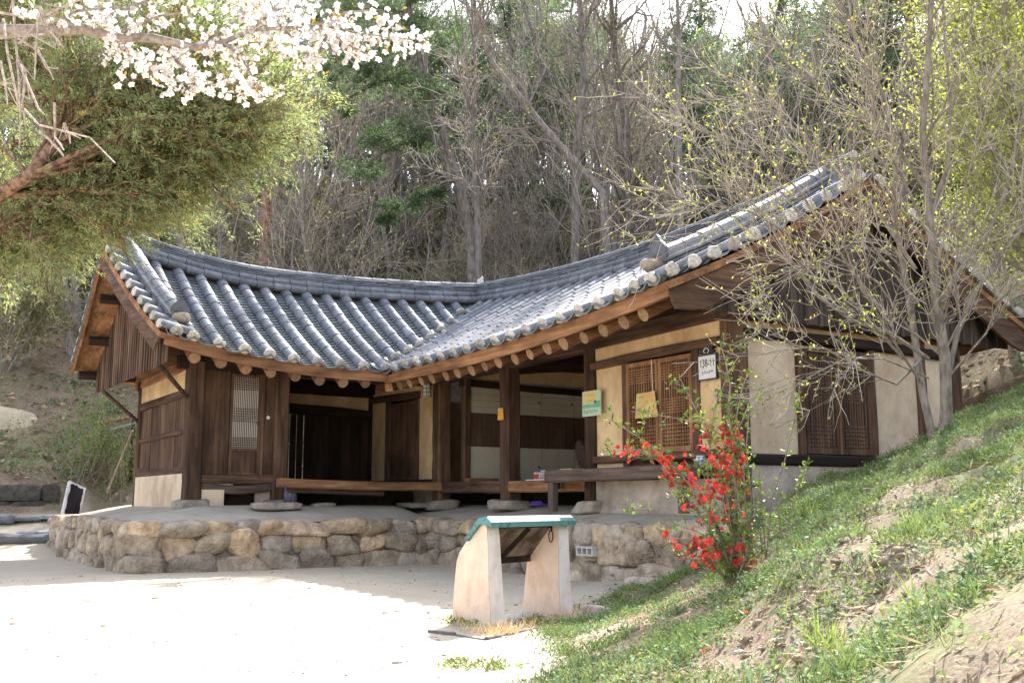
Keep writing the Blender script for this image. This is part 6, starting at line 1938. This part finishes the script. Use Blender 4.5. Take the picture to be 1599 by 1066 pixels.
for (x, y) in FP:
    p = dep(x, y, qd + rq.uniform(-.25, .25))
    for q in range(rq.randint(3, 6)):
        fc = p + rq.randn(3) * .032; ax = nrm(rq.randn(3) * .7 + A_([-.2, -.5, .2])); a, b_ = frame(ax); R = rq.uniform(.019, .031); g_ = rq.uniform(.5, 1.2)
        for m in range(5):
            an = m * 1.2566; dv = a * math.cos(an) + b_ * math.sin(an); QF.leaves(fc, nrm(dv + ax * rq.uniform(.3, .9)), ax, R * 1.25, R * 1.3, A_([[g_, g_ * rq.uniform(.6, 1.3), g_]]), .1)
        QL.leaves(fc + ax * .004, ax, a, .008, .007, A_([[2.2, 1.6, 1]]))
QLEAF = M('quince_leaf', (.085, .16, .035), (.19, .27, .08), (9, 9, 9), .45, 0, spec=.35, transl=.35, tcol=(1.2, 1.2, .6))
QPET = M('quince_petal', (.70, .05, .04), (.84, .14, .10), (14, 14, 14), .5, 0, transl=.4)
qt = thing('quince_bush', qb, 'flowering quince with clusters of scarlet blossom on the foot of the bank', 'bush')
QT.build('stems', DEAD, qt); QL.build('leaves', QLEAF, qt); QF.build('blossom', QPET, qt)
# thin shoots to the right of it
for k, (pls, lb) in enumerate(((([(1196, 870), (1205, 780), (1225, 720), (1240, 660), (1247, 612)], [(1200, 870), (1190, 790), (1185, 730)]), 'tall thin leafy shoot between the red bush and the lattice window'), (([(1222, 850), (1235, 800), (1250, 750), (1262, 718)], [(1225, 850), (1215, 800), (1222, 770)]), 'shorter leafy shoot on the bank below the lattice window'))):
    T, B = MB(), MB(); p0_ = on_ground(*pls[0][0]); d0 = float((p0_ - EYEP) @ FWD)
    for pl_ in pls:
        pts = A_([dep(x, y, d0) for x, y in pl_]); pts[0] = p0_ - A_([0, 0, .03]); T.tube(pts, np.linspace(.008, .003, len(pts)), 5)
        for i in range(1, len(pts)):
            for q in range(9):
                f = rq.rand(); p = pts[i - 1] * (1 - f) + pts[i] * f; n = rq.randint(2, 5); B.leaves(p + rq.randn(n, 3) * .012, rq.randn(n, 3) + A_([0, 0, .4]), rq.randn(n, 3), rq.uniform(.03, .055, n), rq.uniform(.014, .022, n), rq.uniform(.7, 1.5, (n, 1)) * A_([[1.3, 1.2, 1]]))
    o = thing('leafy_shoot', p0_, lb, 'plant', 'leafy shoots on the bank'); T.build('stems', DEAD, o); B.build('leaves', QLEAF, o)

# ---- ground cover on the bank (nobody could count it)
G1, G2, G3, G4 = MB(), MB(), MB(), MB(); rgc = np.random.RandomState(57)


def cand(n, x0, x1, y0, y1):
    X = rgc.uniform(x0, x1, n); Y = rgc.uniform(y0, y1, n); return X, Y


X, Y = cand(150000, 1.8, 15.0, 0.8, 10.2)
s = mound_s(X, Y); Z = terr(X, Y)
fld = fbm(X * .9 + 3, Y * .9); fld2 = fbm(X * 3.1, Y * 3.1); fld3 = fbm(X * 9 + 4, Y * 9, 3)
dist = np.hypot(X, Y)
pr = sstep(.47 + .55 * (fld - .47) + .8 * (fld2 - .47) + .7 * (fld3 - .43) + .05 * np.clip(s - 2.2, -1, 1.5) * (Y > 5.5), .40, .56) * sstep(s + (fld2 - .47) * 1.4, -.35, .45)
keep = rgc.rand(len(X)) < pr * np.clip(.42 + dist / 34, 0, .8)
pxx, pyy, _d = proj(np.stack([X, Y, Z], -1).T.reshape(3, -1).T) if False else (None, None, None)
v = np.stack([X, Y, Z], -1) - EYEP; dd = v @ FWD; pxx = PCX + FPX * (v @ RIGHT) / dd; pyy = PCY - FPX * (v @ UPC) / dd
keep &= (pxx > 780) & (pxx < 1680) & (pyy < 1150) & (dd > 1.6)
X, Y, Z, fld2 = X[keep], Y[keep], Z[keep], fld2[keep]
n = len(X); kind = rgc.rand(n) + (fld2 - .47) * .8
C = np.stack([X, Y, Z], -1)


def rosette(mb, c, k, L, w, spread, up, tone):
    N = len(c) * k; b = np.repeat(c, k, 0); r = rgc.randn(N, 3) * A_([1, 1, .25]); r[:, :2] *= spread
    b2 = b + r * .06 + A_([0, 0, 1]) * rgc.uniform(0, .05, (N, 1)) * up
    d = nrm(rgc.randn(N, 3) * A_([1, 1, .35]) + A_([0, 0, up]))
    mb.leaves(b2, d, rgc.randn(N, 3) * .5 + A_([0, 0, 1]), L * rgc.uniform(.6, 1.3, N), w * rgc.uniform(.7, 1.3, N), np.repeat(rgc.uniform(.6, 1.4, (len(c), 1)), k, 0) * A_([[1, 1, 1]]), .06)


m1 = kind < .55; rosette(G1, C[m1], 11, .022, .013, .9, .55, 0)
m2 = (kind >= .55) & (kind < .93); rosette(G2, C[m2], 9, .032, .018, 1.0, .6, 0)
m3 = kind >= .93
N = m3.sum() * 12; b = np.repeat(C[m3], 12, 0) + rgc.randn(N, 3) * A_([.03, .03, 0]); G3.leaves(b, rgc.randn(N, 3) * A_([.5, .5, .2]) + A_([0, 0, .9]), rgc.randn(N, 3), rgc.uniform(.05, .13, N), .005, np.repeat(rgc.uniform(.6, 1.5, (m3.sum(), 1)), 12, 0) * A_([[1, 1, 1]]))
# dry straw and leaf litter
X, Y = cand(95000, 1.8, 15.0, 0.8, 10.2); s = mound_s(X, Y); Z = terr(X, Y); k_ = (s > -.1) & (rgc.rand(len(X)) < .42)
C2 = np.stack([X, Y, Z], -1)[k_]; N = len(C2)
G4.leaves(C2 + A_([0, 0, .008]), rgc.randn(N, 3) * A_([1, 1, .22]), rgc.randn(N, 3) * .5 + A_([0, 0, 1]), rgc.uniform(.025, .12, N), rgc.uniform(.004, .016, N), rgc.uniform(.5, 1.4, (N, 1)) * A_([[1, .92, .85]]))
GC1 = M('groundcover_bright', (.15, .21, .055), (.31, .37, .12), (2.5, 2.5, 2.5), .7, 0, spec=.12, transl=.35)
GC2 = M('groundcover_blue', (.10, .165, .075), (.23, .31, .165), (2.5, 2.5, 2.5), .65, 0, spec=.15, transl=.3)
GC3 = M('grass_blade', (.10, .17, .04), (.24, .29, .09), (2.5, 2.5, 2.5), .6, 0, transl=.35)
GC4 = M('dry_litter', (.24, .175, .11), (.54, .45, .32), (9, 9, 9), .9, 0, transl=.15)
for mb, m, nm, lb in ((G1, GC1, 'ground_cover', 'bright green creeping weeds covering the bank'), (G2, GC2, 'ground_cover', 'bluish green leafy weeds among the ground cover of the bank'), (G3, GC3, 'grass', 'tufts of thin grass on the bank'), (G4, GC4, 'leaf_litter', 'dry stems and leaves lying over the bank')):
    mb.build(nm, m, None, label=lb, cat='ground cover', kind='stuff')
# litter and weeds on the slopes behind
G5, G6 = MB(), MB()
X = rgc.uniform(-12, 40, 60000); Y = rgc.uniform(10, 48, 60000); Z = terr(X, Y)
ok = (((Y > 28.4) & (X < 30)) | ((X > 15.6) & (Y < 26))) & (Z > .9)
v = np.stack([X, Y, Z], -1) - EYEP; dd = v @ FWD; pxx = PCX + FPX * (v @ RIGHT) / dd; ok &= (dd > 8) & (pxx > -40) & (pxx < 1650)
C3 = np.stack([X, Y, Z], -1)[ok]; N = len(C3); G5.leaves(C3 + A_([0, 0, .02]), rgc.randn(N, 3) * A_([1, 1, .3]), rgc.randn(N, 3) * .6 + A_([0, 0, 1]), rgc.uniform(.10, .26, N), rgc.uniform(.05, .13, N), rgc.uniform(.5, 1.5, (N, 1)) * A_([[1, .9, .8]]))
sel = fbm(C3[:, 0] * .5, C3[:, 1] * .5) > .50; C4 = C3[sel][::2]; rosette(G6, C4, 9, .12, .06, 2.2, .7, 0)
G5.build('leaf_litter', GC4, None, label='dead leaves strewn over the wooded slopes', cat='leaf litter', kind='stuff'); G6.build('ground_cover', GC2, None, label='patches of green weeds on the wooded slopes', cat='ground cover', kind='stuff')
# dry grass round the stand
G7 = MB()
for (x, y, n) in ((720, 975, 40), (735, 985, 60), (770, 990, 150), (800, 983, 110), (825, 975, 70), (850, 972, 90), (880, 965, 110), (895, 958, 90), (790, 990, 90), (845, 978, 50), (690, 978, 20)):
    c = on(x, y, 2, .0); N = n; G7.leaves(c + rgc.randn(N, 3) * A_([.09, .09, 0]) + A_([0, 0, -.01]), rgc.randn(N, 3) * A_([.6, .6, .2]) + A_([0, 0, .8]), rgc.randn(N, 3), rgc.uniform(.05, .17, N), .006, rgc.uniform(.7, 1.4, (N, 1)) * A_([[1.6, 1.48, 1.2]]))
G7.build('dry_grass', GC4, None, label='dry straw-coloured grass round the foot of the reading stand', cat='grass', kind='stuff')
G8 = MB()
for (x, y, n) in ((715, 972, 14), (728, 976, 10), (838, 973, 16), (735, 900, 6), (755, 892, 5), (620, 868, 8), (800, 885, 8), (710, 1040, 10), (770, 1045, 12)):
    c = on(x, y, 2, .0); rosette(G8, c + rgc.randn(n, 3) * A_([.07, .07, 0]), 12, .045, .02, .9, .8, 0)
G8.build('weed', GC1, None, label='small green weeds in the yard by the stand and the platform foot', cat='weeds', kind='stuff')
# stones in the bank and the yard's edge
SPK = M('pebble', (.24, .20, .165), (.50, .44, .37), (9, 9, 9), .9, .4, None, .15)
for k, (x, y, w, lb) in enumerate(((935, 958, .40, 'pale stone at the foot of the bank beside the reading stand'), (1010, 915, .5, 'long flat pale stone where the bank meets the yard'), (1460, 716, .20, 'flat grey stone by the foot of the budding tree'), (888, 1055, .10, 'round pinkish stone at the lower edge of the bank'))):
    p = on_ground(x, y); mb = MB(); mb.blob(p + A_([0, 0, .0]), (w, w * .6, w * .45), 3, rgc, .12, 3.5, Matrix.Rotation(rgc.rand() * 2, 3, 'Z'), .62 if k == 2 else 1.1)
    mb.build('stone', SPK, None, smooth=True, label=lb, cat='stone')
mb = MB()
for k in range(1100):
    x = rgc.uniform(560, 1599); y = rgc.uniform(940, 1066) if x < 950 else rgc.uniform(820, 1066); p = on_ground(x, y); w = rgc.uniform(.008, .03) * (1 + 1.2 * (rgc.rand() < .08))
    mb.blob(p, (w * 1.3, w, w * .7), 1, rgc, .15, 2.4, None, rgc.uniform(.6, 1.3))
for k in range(900):
    X_ = rgc.uniform(1.2, 9.2); Y_ = rgc.uniform(5.5, 17.6); w = rgc.uniform(.008, .022) * (1 + 1.5 * (rgc.rand() < .05))
    if mound_s(X_, Y_) < 0: mb.blob((X_, Y_, float(terr(X_, Y_)) + w * .2), (w * 1.3, w, w * .7), 1, rgc, .15, 2.4, None, rgc.uniform(.9, 1.6))
for k in range(160):
    p = on_ground(rgc.uniform(900, 1640), rgc.uniform(840, 1066)); w = rgc.uniform(.025, .06); mb.blob(p, (w * 1.3, w, w * .7), 2, rgc, .35, 2.4, None, A_([.75, .66, .58]) * rgc.uniform(.6, 1.1))
mb.build('gravel', SPK, None, label='small pebbles scattered over the bank and the yard edge', cat='gravel', kind='stuff')

FP_ = MB()
for k in range(90):
    p = on_ground(rgc.normal(1110, 75), rgc.normal(955, 38)); FP_.leaves(p + A_([0, 0, .012]), rgc.randn(3) * A_([1, 1, .2]), rgc.randn(3) * .5 + A_([0, 0, 1]), .026, .022, rgc.uniform(.7, 1.2))
FP_.build('fallen_petals', QPET, None, label='scarlet petals fallen on the bank below the red bush', cat='petals', kind='stuff')
LB = MB()
for k in range(110):
    X_ = rgc.uniform(1.2, 9.2); Y_ = rgc.uniform(5.5, 17.7)
    if mound_s(X_, Y_) < .2: LB.leaves((X_, Y_, float(terr(X_, Y_)) + .012), rgc.randn(3) * A_([1, 1, .15]), rgc.randn(3) * .4 + A_([0, 0, 1]), rgc.uniform(.03, .09), rgc.uniform(.012, .03), rgc.uniform(.3, .9))
LB.build('leaf_litter', GC4, None, label='a few dead leaves and twigs blown over the yard', cat='leaf litter', kind='stuff')
for k, (a, b, lb) in enumerate((((1230, 958), (1360, 950), 'thin pale stick lying across the middle of the bank'), ((1440, 905), (1475, 965), 'short dry stick pointing down the bank at the lower right'))):
    p, q = on_ground(*a), on_ground(*b); mb = MB(); ts = np.linspace(0, 1, 9)
    pts = A_([p + (q - p) * t for t in ts]); pts[:, 2] = [float(terr(x, y)) + .025 for x, y in pts[:, :2]]; mb.tube(pts, np.linspace(.009, .005, 9), 6, None, True)
    mb.build('stick', DEAD, None, label=lb, cat='stick')
for k, (x, y, n, R, lb) in enumerate(((1515, 800, 26, .10, 'large leafy weed high on the bank near the right edge'), (1545, 985, 22, .08, 'leafy weed growing from bare soil at the lower right'), (1262, 815, 60, .05, 'bright tuft of fine grass halfway up the bank'), (1290, 1020, 70, .06, 'pale tuft of long grass at the bottom of the bank'), (1440, 960, 30, .05, 'small grass tuft in bare soil on the right'))):
    p = on_ground(x, y); mb = MB()
    if k in (0, 1): mb.leaves(p + rgc.randn(n, 3) * A_([R, R, .01]) * .6, rgc.randn(n, 3) * A_([1, 1, .4]) + A_([0, 0, .5]), rgc.randn(n, 3) * .5 + A_([0, 0, 1]), rgc.uniform(.05, .10, n), rgc.uniform(.022, .04, n), rgc.uniform(.7, 1.4, (n, 1)) * A_([[1.1, 1.1, .9]]), .08)
    else: mb.leaves(p + rgc.randn(n, 3) * A_([R, R, 0]) * .6, rgc.randn(n, 3) * A_([.6, .6, .2]) + A_([0, 0, 1]), rgc.randn(n, 3), rgc.uniform(.10, .24, n), .006, rgc.uniform(.8, 1.6, (n, 1)) * A_([[1.1, 1.1, 1]]))
    mb.build('weed', GC1, None, label=lb, cat='weed', origin=tuple(p))
